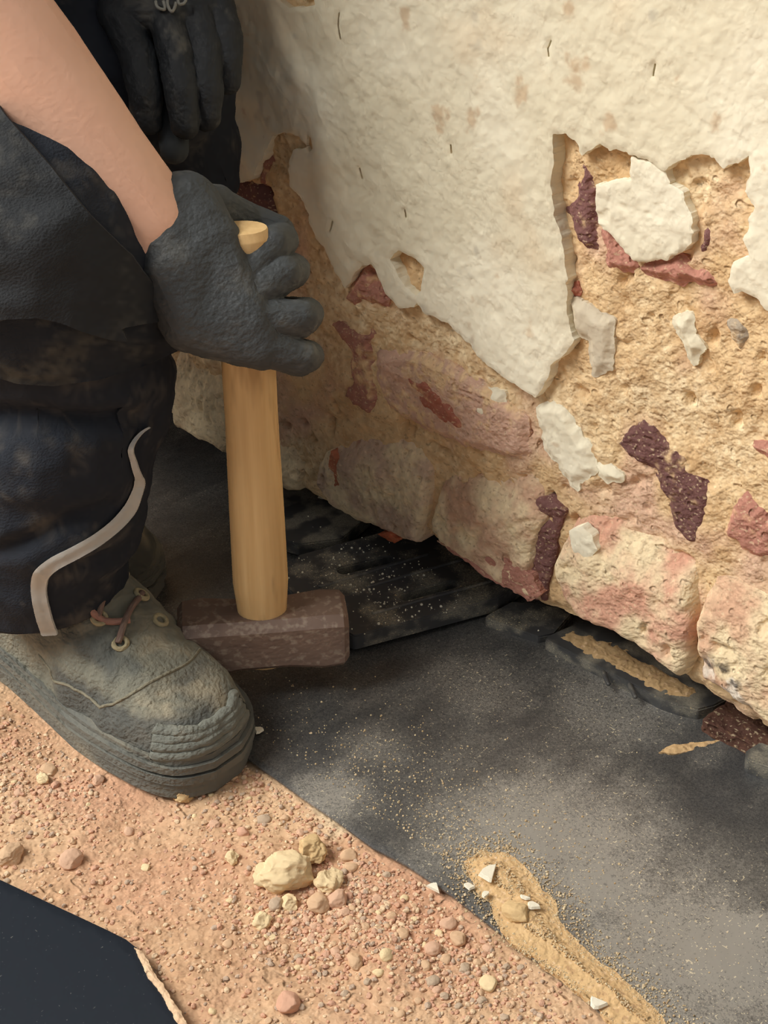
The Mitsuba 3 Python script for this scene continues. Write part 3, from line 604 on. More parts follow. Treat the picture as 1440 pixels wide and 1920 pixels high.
def drape(name, pts, target, off, th, color, mat, step=0.0025, amp=0.0, round_pts=0.0, label=None, hem=0.0, extra=None):
    """a cloth piece cut from the flat pattern pts and laid over the surface target, off metres above it"""
    poly = ragged(pts, step, amp, 0.01, 3) if amp else Polygon(densify(pts, step)).buffer(0)
    if round_pts:
        poly = poly.buffer(-round_pts).buffer(2 * round_pts).buffer(-round_pts)
    P, tri, D, _ = sheet2d(poly, step, 5)
    o = LO + P[:, :1] * LU + P[:, 1:2] * LV + 0.6 * LN
    loc, ray, _ = target.ray.intersects_location(o, np.tile(-LN, (len(o), 1)), multiple_hits=False)
    h = np.full(len(P), np.nan)
    h[ray] = (loc - LO) @ LN
    ok = ~np.isnan(h)
    if not ok.all():
        h[~ok] = h[ok][cKDTree(P[ok]).query(P[~ok])[1]]
    tree = cKDTree(P)
    h = np.array([h[i].max() for i in tree.query_ball_point(P, 0.0035)])       # cloth bridges the small hollows
    h = np.array([h[i].mean() for i in tree.query_ball_point(P, 0.005)])
    h = h + off + hem * ss(0.004, 0.0, D) + (extra(P, D) if extra else 0)
    v, f, s = skin(P, tri, h, h - th, (LO, LU, LV, LN))
    c = color(v) if callable(color) else np.tile(color, (len(v), 1))
    return add(name, mikit.ply((v, f), mat, True, color=c) if mat in ('mat_cloth', 'mat_boot', 'mat_glove') else mikit.ply((v, f), mat, True), label)

dark = lambda P: mottled(P, lin([36, 40, 46]), lin([84, 82, 74]), 0.7, 92, 0.03)
flapc = lambda P: mottled(P, lin([44, 46, 48]), lin([88, 86, 80]), 0.7, 93, 0.04)
drape(man + '__knee_pocket', [(-0.0216, 0.0611), (0.0131, 0.0685), (0.0508, 0.0709), (0.0986, 0.0634), (0.1073, 0.0501), (0.1086, 0.0434), (0.0879, 0.0328), (0.0672, 0.0263), (0.0395, 0.0222), (0.0188, 0.0238), (-0.0018, 0.0309), (-0.0223, 0.0407)], leg, 0.002, 0.006, dark, 'mat_cloth', label='knee pocket with a curved stitched hem')
drape(man + '__knee_flap', [(-0.0238, 0.1925), (0.0099, 0.1962), (0.0525, 0.1517), (0.0922, 0.1032), (0.1035, 0.0782), (0.1026, 0.0622), (0.0951, 0.0613), (0.0849, 0.0591), (0.0875, 0.0511), (0.0813, 0.0516), (0.0677, 0.0568), (0.0558, 0.0626), (0.0439, 0.0657), (0.025, 0.0647), (0.0094, 0.0603), (-0.0287, 0.0569)], leg, 0.012, 0.004, flapc, 'mat_cloth', label='dark grey flap that hangs over the knee pocket', extra=lambda P, D: 0.004 * (nz(P, 0.03, 2, 94) - 0.5))
ribbon = np.array([(0.0877, -0.0089), (0.0797, -0.0154), (0.0761, -0.0245), (0.0773, -0.0349), (0.0782, -0.0446), (0.0738, -0.0609), (0.0669, -0.0724), (0.0541, -0.0841), (0.0391, -0.0931), (0.024, -0.1014), (0.0134, -0.1117), (0.0084, -0.1263), (0.0079, -0.1434), (0.0081, -0.1621)])
ribbon = smooth_path(ribbon, 60)
wd = np.interp(np.linspace(0, 1, 60), [0, .1, .2, .35, 1], [0.0006, 0.0016, 0.0022, 0.0042, 0.0054])
tg = np.gradient(ribbon, axis=0)
tg /= np.linalg.norm(tg, axis=1, keepdims=True)
nr = np.stack([-tg[:, 1], tg[:, 0]], 1)
drape(man + '__reflective_stripe', np.vstack([ribbon + nr * wd[:, None], (ribbon - nr * wd[:, None])[::-1]]), leg, 0.0032, 0.0034, None, 'mat_reflective', 0.002, label='pale grey reflective stripe')

tab = chain([[(np.array([(-0.3163, -0.0864, 0.4325)][0]), .012), (np.array([(-0.2886, -0.1103, 0.4107)][0]), .0125)], [(np.array([(-0.2886, -0.1103, 0.4107)][0]), .0125), (np.array([(-0.268, -0.1264, 0.3869)][0]), .0105)]], 0.004, 6)
add(man + '__strap', mikit.ply(tab, 'mat_cloth', True, color=mottled(np.array(tab.vertices), lin([62, 66, 68]), lin([92, 92, 88]), 0.6, 88, 0.02)), 'grey cloth tab hanging below the fingers')
drape(man + '__thread', [(0.0223, 0.1185), (0.0236, 0.1185), (0.0234, 0.1093), (0.022, 0.1093)], leg, 0.018, 0.001, None, 'mat_reflective', 0.001, label='short white thread on the trouser flap')
# gloves
glove_c = lambda P: mottled(P, lin([62, 65, 66]), lin([98, 98, 94]), 0.7, 96, 0.03)
def joints(pts, rad):
    return list(zip([np.array(p) for p in pts], rad))
W1, W2, HEEL = [np.array(q) for q in [(-0.1662, -0.199, 0.3841), (-0.1501, -0.2245, 0.3544), (-0.1332, -0.2235, 0.3243)]]
P1, P2_, P3, P0 = [np.array(q) for q in [(-0.1216, -0.1972, 0.34), (-0.1075, -0.1978, 0.3248), (-0.1001, -0.1953, 0.3077), (-0.1438, -0.198, 0.3669)]]
ax = (np.array(wr[0]) - np.array(wr[1])) / np.linalg.norm(np.array(wr[0]) - np.array(wr[1]))
c1, c2 = [np.array(q) for q in [(-0.1817, -0.1991, 0.4039), (-0.1652, -0.2456, 0.3507)]]
mj = (c2 - c1) / np.linalg.norm(c2 - c1)
mn = np.cross(ax, mj)
CUFF = [((c1 + c2) / 2 + mj * math.cos(q) * 0.0345 + mn * math.sin(q) * 0.030 + ax * k, 0.0022) for q in np.arange(16) * math.pi / 8 for k in (0.0, 0.012)]
palm = [CUFF, CUFF + [(W1, .025), (W2, .025)], [(W1, .025), (W2, .025), (P0, .021), (HEEL, .022)], [(P0, .02), (HEEL, .022), (P1, .015), (P3, .016), (P2_, .016)]]
fing = [joints([(-0.1223, -0.1966, 0.3415), (-0.1239, -0.1629, 0.3603), (-0.1422, -0.1375, 0.3534), (-0.1704, -0.1362, 0.3452), (-0.1781, -0.1491, 0.3427)], [.014, .0125, .0118, .011, .0105]),
        joints([(-0.1161, -0.1955, 0.3356), (-0.1109, -0.1661, 0.3452), (-0.1296, -0.14, 0.3359), (-0.1594, -0.1373, 0.3252), (-0.1693, -0.1531, 0.3237)], [.0145, .0128, .012, .011, .0105]),
        joints([(-0.1082, -0.1972, 0.3244), (-0.0926, -0.1689, 0.3205), (-0.1122, -0.1445, 0.3103), (-0.1461, -0.143, 0.303), (-0.1594, -0.1607, 0.3032)], [.0145, .0128, .012, .011, .0105]),
        joints([(-0.0977, -0.1929, 0.3077), (-0.0862, -0.1748, 0.2964), (-0.1018, -0.1532, 0.2858), (-0.1344, -0.1521, 0.2823), (-0.1474, -0.1674, 0.2851)], [.014, .012, .011, .0105, .010]),
        joints([(-0.1688, -0.2035, 0.3836), (-0.1716, -0.1706, 0.3775), (-0.1699, -0.1407, 0.3587), (-0.1569, -0.1282, 0.3526)], [.020, .0155, .0135, .012])]
glove = chain(palm + [[a[i], a[i + 1]] for a in fing for i in range(len(a) - 1)], 0.003, 6)
gv = np.array(glove.vertices)
gv += normals_of(gv, np.array(glove.faces)) * (0.0022 * (nz(gv, 0.012, 2, 97) - 0.5) + 0.0012 * (nz(gv, 0.005, 2, 98) - 0.5))[:, None]
glove.vertices = gv
add(man + '__glove', mikit.ply(glove, 'mat_glove', True, color=glove_c(gv)), 'black work glove closed around the hammer handle')

LG = [joints([(-0.3315, -0.1193, 0.4694), (-0.3007, -0.1262, 0.4447), (-0.2858, -0.1347, 0.427), (-0.2815, -0.1382, 0.4081)], [.0150, .0135, .0125, .0110]),
      joints([(-0.3025, -0.0982, 0.4704), (-0.279, -0.1102, 0.4481), (-0.2634, -0.1198, 0.4283), (-0.2571, -0.1234, 0.4069)], [.0145, .0130, .0120, .0105]),
      joints([(-0.292, -0.0793, 0.471), (-0.2715, -0.09, 0.4498), (-0.2575, -0.1013, 0.4279), (-0.2558, -0.1043, 0.4087)], [.0140, .0125, .0115, .0105]),
      joints([(-0.2928, -0.0599, 0.4756), (-0.2711, -0.0699, 0.4578), (-0.2634, -0.0761, 0.4413), (-0.2622, -0.0781, 0.4279)], [.0135, .0118, .0110, .0100]),
      joints([(-0.3789, -0.1167, 0.4887), (-0.364, -0.1365, 0.4673), (-0.3462, -0.1504, 0.4496), (-0.3357, -0.1567, 0.4298)], [.016, .0125, .0115, .0105])]
lp = [[(np.array(q), .017) for q in [(-0.3607, -0.0904, 0.4988), (-0.327, -0.0426, 0.4971)]] + [LG[0][0], LG[1][0], LG[2][0], LG[3][0]], [(np.array([(-0.3607, -0.0904, 0.4988)][0]), .018), LG[4][0]]]
lp += [[(np.array([(-0.3607, -0.0904, 0.4988)][0]), .022), (np.array([(-0.327, -0.0426, 0.4971)][0]), .022), (np.array([(-0.3783, -0.0549, 0.5227)][0]), .034)]]
glove2 = chain(lp + [[a[i], a[i + 1]] for a in LG for i in range(len(a) - 1)], 0.003, 5)
gv = np.array(glove2.vertices)
gv += normals_of(gv, np.array(glove2.faces)) * (0.003 * (nz(gv, 0.012, 2, 99) - 0.5) + 0.0014 * (nz(gv, 0.005, 2, 98) - 0.5))[:, None]
glove2.vertices = gv
g2 = add(man + '__glove', mikit.ply(glove2, 'mat_glove', True, color=mottled(gv, lin([40, 43, 46]), lin([104, 102, 94]), 0.7, 101, 0.03)), 'black work glove hanging over the far knee')
# worn pale print on the back of that glove
def strokes(paths, r):
    return trimesh.util.concatenate([tube(smooth_path(p, 10), r, 6) for p in paths])
pr_ = [[(-0.2974, -0.1104, 0.483), (-0.2939, -0.1116, 0.4793), (-0.2901, -0.109, 0.478), (-0.2937, -0.1067, 0.483)], [(-0.2918, -0.1043, 0.4836), (-0.2874, -0.1064, 0.478), (-0.2858, -0.1059, 0.4767), (-0.2869, -0.1007, 0.4823)], [(-0.2878, -0.0979, 0.4847), (-0.2845, -0.0994, 0.481), (-0.2826, -0.097, 0.4817), (-0.2843, -0.0939, 0.4854)]]
add(g2 + '__print', mikit.ply(strokes(pr_, 0.0012), {'type': 'twosided', 'b': pr({'type': 'rgb', 'value': L(136, 136, 128)}, 0.8, 0.2)}, True), 'worn pale print')

# boots
def boot_upper(length, flip=1.0):
    """grid of cross sections from the heel (0) to the toe (1) in boot coordinates: x forward, y across, z up"""
    S = [0.0, .06, .16, .28, .40, .50, .58, .66, .74, .82, .89, .95, .985, 1.0]
    Wd = [.018, .032, .036, .038, .041, .045, .048, .050, .0505, .0495, .046, .038, .027, .012]
    Ht = [.075, .125, .150, .150, .140, .122, .108, .094, .082, .072, .063, .052, .042, .032]
    t = np.linspace(0, 1, 70)
    w, h = np.interp(t, S, Wd), np.interp(t, S, Ht)
    for _ in range(3):
        w[1:-1] = (w[:-2] + 2 * w[1:-1] + w[2:]) / 4
        h[1:-1] = (h[:-2] + 2 * h[1:-1] + h[2:]) / 4
    g = np.linspace(-np.pi / 2, np.pi / 2, 49)
    ex = np.interp(t, [0, .4, .7, 1], [1.0, 0.95, 0.72, 0.75])
    c, s = np.cos(g), np.sin(g)
    y = w[:, None] * np.sign(s)[None] * np.abs(s)[None] ** ex[:, None]
    z = 0.02 + (h[:, None] - 0.02) * np.abs(c)[None] ** (ex[:, None] * 1.05)
    x = np.repeat(t[:, None] * length, 49, 1)
    y = y + 0.006 * flip * np.sin(t * np.pi)[:, None]
    v = np.stack([x, y, z], -1).reshape(-1, 3)
    i = (np.arange(69)[:, None] * 49 + np.arange(48)[None]).ravel()
    return v, np.stack([i, i + 49, i + 50, i + 1], 1), t, w
def boot(name, toe, heading, label, detail, length=0.285):
    a = np.array([math.cos(heading), math.sin(heading), 0])
    b = np.array([-a[1], a[0], 0])
    o = np.array(toe) - a * length
    def world(v):
        return o + v[:, :1] * a + v[:, 1:2] * b + v[:, 2:3] * np.array([0, 0, 1.0])
    lv, q, t, w = boot_upper(length)
    lv = lv.copy()
    dn = normals_of(lv, np.vstack([q[:, [0, 1, 2]], q[:, [0, 2, 3]]]))
    toe_crease = np.exp(-((lv[:, 0] / length - 0.70) / 0.02) ** 2) + np.exp(-((lv[:, 0] / length - 0.645) / 0.015) ** 2) + 0.7 * np.exp(-((lv[:, 0] / length - 0.75) / 0.012) ** 2)
    wob = nz(lv, 0.03, 3, 111) - 0.5
    lv = lv + dn * (0.008 * wob - 0.0034 * toe_crease * ss(0.03, 0.06, lv[:, 2]) + 0.0038 * (nz(lv, 0.010, 3, 112) - 0.5))[:, None]
    col = mottled(lv, lin([116, 114, 101]), lin([158, 147, 124]), 0.9, 113, 0.04)
    col = mixc(col, lin([62, 66, 66]), ss(0.5, 0.7, nz(lv, 0.035, 3, 114)) * 0.7)
    side = ss(0.060, 0.052, lv[:, 2] + 0.012 * (nz(lv, 0.02, 3, 119) - 0.5)) * ss(0.50, 0.56, lv[:, 0] / length) * ss(0.0, -0.02, lv[:, 1] - 0.02)
    col = mixc(col, lin([76, 78, 76]) * (0.8 + 0.4 * nz(lv, 0.012, 3, 120))[:, None], side * 0.8)      # darker leather of the lower panel
    add(name, mikit.ply((world(lv), q), 'mat_boot', True, color=col), label)
    up = trimesh.Trimesh(world(lv), np.vstack([q[:, [0, 1, 2]], q[:, [0, 2, 3]]]), process=False)
    # sole: a thick rubber rim with two ridges and a sharper toe
    tt = np.linspace(0, 1, 90)
    ww = np.interp(tt, t, w)
    cy = 0.006 * np.sin(tt * np.pi)
    outline = np.vstack([np.stack([tt * length, cy + ww], 1), np.stack([tt * length, cy - ww], 1)[::-1]])
    pol = Polygon(outline).buffer(0)
    lay = []
    for z0, z1, g in ((-0.004, 0.010, 0.0035), (0.010, 0.0165, 0.006), (0.0165, 0.019, 0.003), (0.019, 0.025, 0.0055), (0.025, 0.030, 0.0025)):
        p2 = pol.buffer(g, quad_segs=5).simplify(0.0003)
        lay.append(trimesh.creation.extrude_polygon(p2, z1 - z0, engine='earcut').apply_translation([0, 0, z0]))
    sole = trimesh.util.concatenate(lay)
    sv = np.array(sole.vertices)
    sv[:, 2] += 0.004 * np.sin(sv[:, 0] / length * 9.0)
    sole = trimesh.Trimesh(world(sv), sole.faces, process=False)
    sc = mottled(np.array(sole.vertices), lin([102, 102, 95]), lin([142, 134, 115]), 0.8, 115, 0.03)
    add(name + '__sole', mikit.ply(sole, 'mat_boot', False, color=sc), 'thick rubber sole with ridges')
    if not detail:
        return up
    def onto(x, y, lift=0.0):
        p = o + a * x + b * y + np.array([0, 0, 0.5])
        loc, _, _ = up.ray.intersects_location([p], [[0, 0, -1]], multiple_hits=False)
        return loc[0] + [0, 0, lift] if len(loc) else o + a * x + b * y + np.array([0, 0, .05])
    # rubber bumper round the toe with three grooves
    bp = []
    for k in range(4):
        zc = 0.034 + 0.0066 * k
        arc = []
        for th in np.linspace(-1.25, 0.75, 36):
            px = length * (0.86 + 0.143 * math.cos(th))
            py = 0.045 * math.sin(th) + 0.003
            arc.append(o + a * px + b * py + np.array([0, 0, zc]))
        arc = np.array(arc)
        near = trimesh.proximity.closest_point(up, arc)[0]
        bp.append(tube(near, 0.0046, 8))
    bp = trimesh.util.concatenate(bp)
    add(name + '__toe_cap', mikit.ply(bp, 'mat_boot', True, color=mottled(np.array(bp.vertices), lin([112, 113, 104]), lin([142, 137, 122]), 0.7, 116, 0.02)), 'ribbed rubber toe bumper')
    # seams between the panels
    for pts in ([(.44, -.0505), (.50, -.047), (.52, -.040), (.60, -.044), (.70, -.048), (.78, -.038), (.82, -.02), (.83, .01), (.80, .035)],):
        path = smooth_path([onto(length * x, y, 0.0003) for x, y in pts], 40)
        path = trimesh.proximity.closest_point(up, path)[0]
        add(name + '__seam', mikit.ply(tube(path, 0.0012, 6), 'mat_boot', True, color=np.tile(lin([124, 118, 100]), (40 * 6 + 2, 1))))
    # eyelet stays, eyelets, laces
    for sx in (-1, 1):
        for k, x in enumerate((.55, .625, .695)):
            y = sx * (.021 - .001 * k) + 0.006
            c = onto(length * x, y, 0.0008)
            nrm = up.face_normals[trimesh.proximity.closest_point(up, [c])[2][0]]
            ring = trimesh.creation.torus(0.0048, 0.0019, major_sections=20, minor_sections=8)
            ring.apply_transform(trimesh.geometry.align_vectors([0, 0, 1], nrm))
            ring.apply_translation(c)
            add(name + '__eyelet', mikit.ply(ring, 'mat_boot', True, color=np.tile(lin([164, 152, 120]), (len(ring.vertices), 1))))
    for k, (x0, x1) in enumerate(((.55, .625), (.625, .55), (.625, .695), (.695, .625))):
        s = 1 if k % 2 == 0 else -1
        pts = [onto(length * (x0 + (x1 - x0) * u), s * (.021 - .042 * u) + .006, 0.003 + 0.002 * math.sin(u * math.pi)) for u in np.linspace(0, 1, 9)]
        m = tube(smooth_path(pts, 24), 0.0024, 7)
        add(name + '__lace', mikit.ply(m, 'mat_boot', True, color=mottled(np.array(m.vertices), lin([118, 96, 86]), lin([142, 128, 114]), 0.9, 117 + k, 0.01)))
    knot = smooth_path([onto(length * .60, .0, .004), onto(length * .575, -.010, .012), onto(length * .60, -.018, .010), onto(length * .64, -.012, .004), onto(length * .675, .002, .004)], 30)
    m = tube(knot, 0.0026, 7)
    add(name + '__lace', mikit.ply(m, 'mat_boot', True, color=np.tile(lin([158, 118, 104]), (len(m.vertices), 1))))
    return up
boot(man + '__boot', (-0.078, -0.268, 0.0), math.radians(4), 'worn dusty grey-green leather boot', True)
boot(man + '__boot_001', (-0.300, -0.160, 0.0), math.radians(30), 'dusty boot behind the front leg', False)

# ---------------------------------------------------------------- loose stones, flakes, sand
def rock(seed, sub=2, sharp=0.35, flat=0.75):
    m = trimesh.creation.icosphere(subdivisions=sub)
    v = np.array(m.vertices)
    r = np.random.default_rng(seed)
    for _ in range(9):                      # knock off facets
        d = r.normal(size=3)
        d /= np.linalg.norm(d)
        c = r.uniform(0.62, 0.92)
        e = v @ d - c
        v -= np.clip(e, 0, None)[:, None] * d * (0.6 + sharp)
    v += (m.vertices * ((nz(v, 0.7, 3, seed) - 0.5) * sharp + (nz(v, 0.25, 3, seed + 1) - 0.5) * sharp * 0.5 * (sub > 2))[:, None])
    v *= [1, r.uniform(.7, .95), flat]
    return trimesh.Trimesh(v, m.faces, process=False)
STONE = {'pale': L(220, 196, 154), 'ochre': L(204, 174, 128), 'pink': L(204, 166, 138), 'grey': L(182, 160, 136), 'rose': L(200, 156, 130), 'tan': L(204, 170, 136)}
for k, c in STONE.items():
    scene['mat_stone_' + k] = bump(pr({'type': 'rgb', 'value': c}, 0.95, 0.15), grain_fn, 0.0009)
def gz(x, y):
    return float(ground_h(np.array([[x, y]]))[0])
PX = 1 / 2350.0
lumps = ((530,1652,46,'pale','largest pale mortar lump on the earth beside the film edge'), (582,1605,30,'ochre','ochre crumbly lump just behind the largest mortar lump'), (617,1662,24,'pale','pale angular lump right of the largest mortar lump'),
         (343,1493,25,'ochre','round yellowish stone in front of the boot toe'), (633,1697,18,'pink','pinkish lump below the pale angular lump'), (597,1706,20,'tan','elongated tan lump in the gravel cluster'),
         (545,1697,16,'pale','small pale lump under the largest mortar lump'), (492,1730,17,'pale','pale lump left below the gravel cluster'), (518,1700,13,'grey','smooth grey pebble left of the small pale lump'),
         (540,1888,19,'rose','flat rosy brick chip near the bottom of the photo'), (22,1608,24,'tan','flat tan stone above the black board at the left edge'), (134,1616,20,'pink','flat pink stone with a dark gap under it'),
         (436,1616,14,'pale','pale egg-shaped pebble between the boot and the mortar lumps'), (665,1812,15,'tan','tan rounded stone in the middle of the earth'), (858,1765,14,'tan','tan stone on top of the gravel heap at the film edge'),
         (810,1785,13,'pink','pink stone on the left of the gravel heap at the film edge'), (80,1462,12,'pale','pale stone left below the boot sole'), (185,1463,12,'pink','pink stone below the middle of the boot sole'))
spots = [(0.0224, -0.303), (0.0188, -0.2745), (0.0478, -0.2847), (-0.0891, -0.2982), (0.0636, -0.2921), (0.0576, -0.3036), (0.0418, -0.3134), (0.0398, -0.3361), (0.0361, -0.3209), (0.1004, -0.3689), (-0.1245, -0.4169), (-0.0923, -0.3909), (-0.0147, -0.3149), (0.1072, -0.3195), (0.1395, -0.26), (0.1338, -0.2776), (-0.1754, -0.3584), (-0.1459, -0.3303)]
taken = []
for i, ((px, py, r, c, lab), (x, y)) in enumerate(zip(lumps, spots)):
    s = r * PX
    m = rock(300 + i, 4 if r > 20 else 3, 0.62 if c in ('pale', 'ochre') else 0.25, 0.7)
    m.apply_transform(trimesh.transformations.rotation_matrix(RNG.uniform(0, 6.28), [0, 0, 1]))
    m.apply_scale(s)
    m.apply_translation([x, y, gz(x, y) + 0.42 * s])
    taken.append((x, y, s))
    add('stone', mikit.ply(m, 'mat_stone_' + c, 40), lab, 'stone')

KIND = ('tan', 'pink', 'grey', 'pale', 'rose', 'tan', 'pink', 'tan')
pebs = [mikit.ply(rock(400 + i, 2, 0.15 + 0.1 * (i % 3), 0.66), 'mat_stone_' + k, 50) for i, k in enumerate(KIND)]
MARKS = (((0.005, -0.275), 'around the pale mortar lumps'), ((0.115, -0.285), 'in the heap at the film edge'), ((-0.20, -0.37), 'below the boot sole'), ((-0.06, -0.29), 'in front of the boot toe'), ((-0.10, -0.41), 'above the black board'), ((0.03, -0.40), 'right of the black board'), ((0.12, -0.36), 'on the open earth near the bottom'), ((-0.25, -0.40), 'at the left edge of the photo'), ((0.2, -0.29), 'near the bottom right end of the earth'))
small = [rock(430 + i, 1, 0.2, 0.7) for i in range(6)]
heaps = [(0.0696, -0.2896), (0.0752, -0.3092), (0.0721, -0.2677), (0.1458, -0.2762), (0.1708, -0.2748), (-0.0563, -0.2574), (-0.1805, -0.3632), (0.0671, -0.3294)]
board_s = board.buffer(0.006)
def free(x, y, s):
    if FILM.distance(shapely.Point(x, y)) < s * 0.8 or y > -0.2 or board_s.contains(shapely.Point(x, y)):
        return False
    if -0.38 < x < -0.09 and -0.335 < y < -0.21:
        return False
    return all((x - a) ** 2 + (y - b) ** 2 > (0.8 * (s + c)) ** 2 for a, b, c in taken)
count = 0
while count < 280:
    if RNG.random() < 0.5:
        h = heaps[RNG.integers(len(heaps))]
        x, y = h[0] + RNG.normal() * 0.022, h[1] + RNG.normal() * 0.014
    else:
        x, y = RNG.uniform(-0.34, 0.27), RNG.uniform(-0.50, -0.24)
    s = float(np.clip(RNG.lognormal(math.log(0.0027), 0.36), 0.0018, 0.0066))
    if not free(x, y, s):
        continue
    taken.append((x, y, s))
    which = int(RNG.integers(len(pebs)))
    sh = dict(pebs[which])
    sh['to_world'] = T().translate([x, y, gz(x, y) + 0.12 * s]).rotate([0, 0, 1], float(RNG.uniform(0, 360))).rotate([1, 0, 0], float(RNG.uniform(-20, 20))).scale(s)
    where = min(MARKS, key=lambda m: (m[0][0] - x) ** 2 + (m[0][1] - y) ** 2)[1]
    big = 'large' if s > 0.0043 else 'small' if s > 0.0028 else 'tiny'
    add('pebble', sh, f"{big} {('rounded', 'blunt', 'chipped')[which % 3]} {KIND[which]} pebble {where}", 'pebble', 'pebbles scattered over the earth floor')
    count += 1
same = {}
for k in [k for k in labels if k.startswith('pebble')]:
    same.setdefault(labels[k]['label'], []).append(k)
NTH = 'first second third fourth fifth sixth seventh eighth ninth tenth eleventh twelfth'.split()
for lab, keys in same.items():                          # alike ones in one spot: told apart by their order from the left
    if 1 < len(keys) <= len(NTH):
        keys.sort(key=lambda k: np.array(scene[k]['to_world'].matrix)[0, 3] + np.array(scene[k]['to_world'].matrix)[1, 3])
        for i, k in enumerate(keys):
            labels[k]['label'] = f'{lab}, {NTH[i]} from left'
# finer gravel and grains: too many to count
def scatter(n, size, place, seed, meshes):
    r = np.random.default_rng(seed)
    V, F, at = [], [], 0
    while n > 0:
        x, y, z = place(r)
        s = size(r)
        m = meshes[r.integers(len(meshes))]
        c, sn = math.cos(r.uniform(0, 6.28)), 0.0
        th = r.uniform(0, 6.28)
        R = np.array([[math.cos(th), -math.sin(th), 0], [math.sin(th), math.cos(th), 0], [0, 0, 1]])
        V.append(np.asarray(m.vertices) @ R.T * s + [x, y, z + 0.25 * s])
        F.append(np.asarray(m.faces) + at)
        at += len(m.vertices)
        n -= 1
    return np.vstack(V), np.vstack(F)
def on_earth(r):
    while True:
        if r.random() < 0.35:
            h = heaps[r.integers(len(heaps))]
            x, y = h[0] + r.normal() * 0.035, h[1] + r.normal() * 0.02
        else:
            x, y = r.uniform(-0.36, 0.28), r.uniform(-0.52, -0.238)
        if y < -0.2 and FILM.distance(shapely.Point(x, y)) > 0.0012 and not (-0.38 < x < -0.09 and -0.328 < y < -0.21) and not board.contains(shapely.Point(x, y)):
            return x, y, gz(x, y)
v, f = scatter(7000, lambda r: float(np.clip(r.lognormal(math.log(0.0012), 0.38), 0.0006, 0.0025)), on_earth, 5, small)
cell = np.repeat(np.random.default_rng(6).integers(0, 5, len(v) // len(small[0].vertices)), len(small[0].vertices))
pal = np.array([lin(c) for c in ([206, 172, 140], [198, 156, 130], [218, 190, 156], [184, 160, 138], [204, 158, 130])])
add('gravel', mikit.ply((v, f), 'mat_earth', False, color=pal[cell]), 'fine gravel and grit strewn over the earth floor', 'gravel', None, 'stuff')

# sand spilt on the film
sand_poly = [(0.1001, -0.2109), (0.1018, -0.1955), (0.1165, -0.1852), (0.1323, -0.1848), (0.1492, -0.1916), (0.1668, -0.197), (0.179, -0.207), (0.1981, -0.2126), (0.2105, -0.2153), (0.2261, -0.2144), (0.2426, -0.2181), (0.2654, -0.223), (0.2904, -0.2299), (0.2673, -0.2499), (0.2284, -0.2441), (0.2006, -0.2423), (0.1704, -0.2415), (0.1567, -0.2393), (0.147, -0.234), (0.1368, -0.2264), (0.1239, -0.2262), (0.1121, -0.218)]
sp = ragged(sand_poly, 0.0015, 0.003, 0.008, 12)
v, f, p, d = slab(sp, lambda P, D: 0.0012 + 0.0065 * ss(0, 0.028, D) * (0.6 + 0.8 * nz(P, 0.02, 3, 131)) + 0.0012 * (nz(P, 0.003, 2, 132) - 0.5), 0.003, FLOOR, 0.0013, 11)
def sand_c(P):
    return mixc(lin([192, 156, 110]), lin([212, 180, 134]), nz(P, 0.006, 3, 133)) * (0.85 + 0.3 * nz(P, 0.0022, 2, 134))[:, None]
add('sand', mikit.ply((v, f), 'mat_earth', True, color=sand_c(p)), 'drift of yellow sand along the front edge of the black film', 'sand', None, 'stuff')
spill = ragged([(0.1298, -0.03), (0.1338, -0.0153), (0.1439, 0.0031), (0.1558, 0.0206), (0.1675, 0.0202), (0.1581, 0.0026), (0.1475, -0.0094), (0.1396, -0.0238)], 0.0015, 0.003, 0.008, 13)
v, f, p, d = slab(spill, lambda P, D: 0.0024 + 0.004 * ss(0, 0.012, D) + 0.001 * (nz(P, 0.003, 2, 132) - 0.5), 0.004, FLOOR, 0.0013, 12)
add('sand', mikit.ply((v, f), 'mat_earth', True, color=sand_c(p)), 'small spill of sand on the film below the pale brick at the right', 'sand', None, 'stuff')
top = ragged([(-0.0042, 0.0177), (0.002, 0.0342), (0.0353, 0.0433), (0.0831, 0.0411), (0.123, 0.0383), (0.12, 0.0227), (0.1011, 0.015), (0.0558, 0.0154), (0.0196, 0.0149)], 0.0012, 0.003, 0.006, 14)
v, f, p, d = slab(top, lambda P, D: 0.0134 + 0.0018 * ss(0, 0.006, D) + 0.004 * (nz(P, 0.007, 3, 135) - 0.5) + 0.002 * (nz(P, 0.003, 2, 132) - 0.5), 0.002, FLOOR, 0.0013, 13)
add('sand', mikit.ply((v, f), 'mat_earth', True, color=sand_c(p) * 0.8), 'crumbs of sand on top of the long packer', 'sand', None, 'stuff')
strip = ragged([(0.0065, -0.4112), (0.0131, -0.4105), (0.0277, -0.4135), (0.051, -0.4186), (0.0739, -0.424), (0.0923, -0.4287), (0.0893, -0.4317), (0.0677, -0.427), (0.0484, -0.4222), (0.0315, -0.4188), (0.0169, -0.415)], 0.001, 0.0018, 0.004, 15)
v, f, p, d = slab(strip, lambda P, D: 0.0052 + 0.0016 * ss(0, 0.004, D), 0.002, FLOOR, 0.0011, 14)
add('sand', mikit.ply((v, f), 'mat_earth', True, color=mixc(lin([214, 176, 140]), lin([226, 196, 160]), nz(p, 0.004, 2, 136))), 'thin line of pinkish sand along the right edge of the black board', 'sand', None, 'stuff')
inner = sp.buffer(0.022)
sx0, sy0, sx1, sy1 = inner.bounds
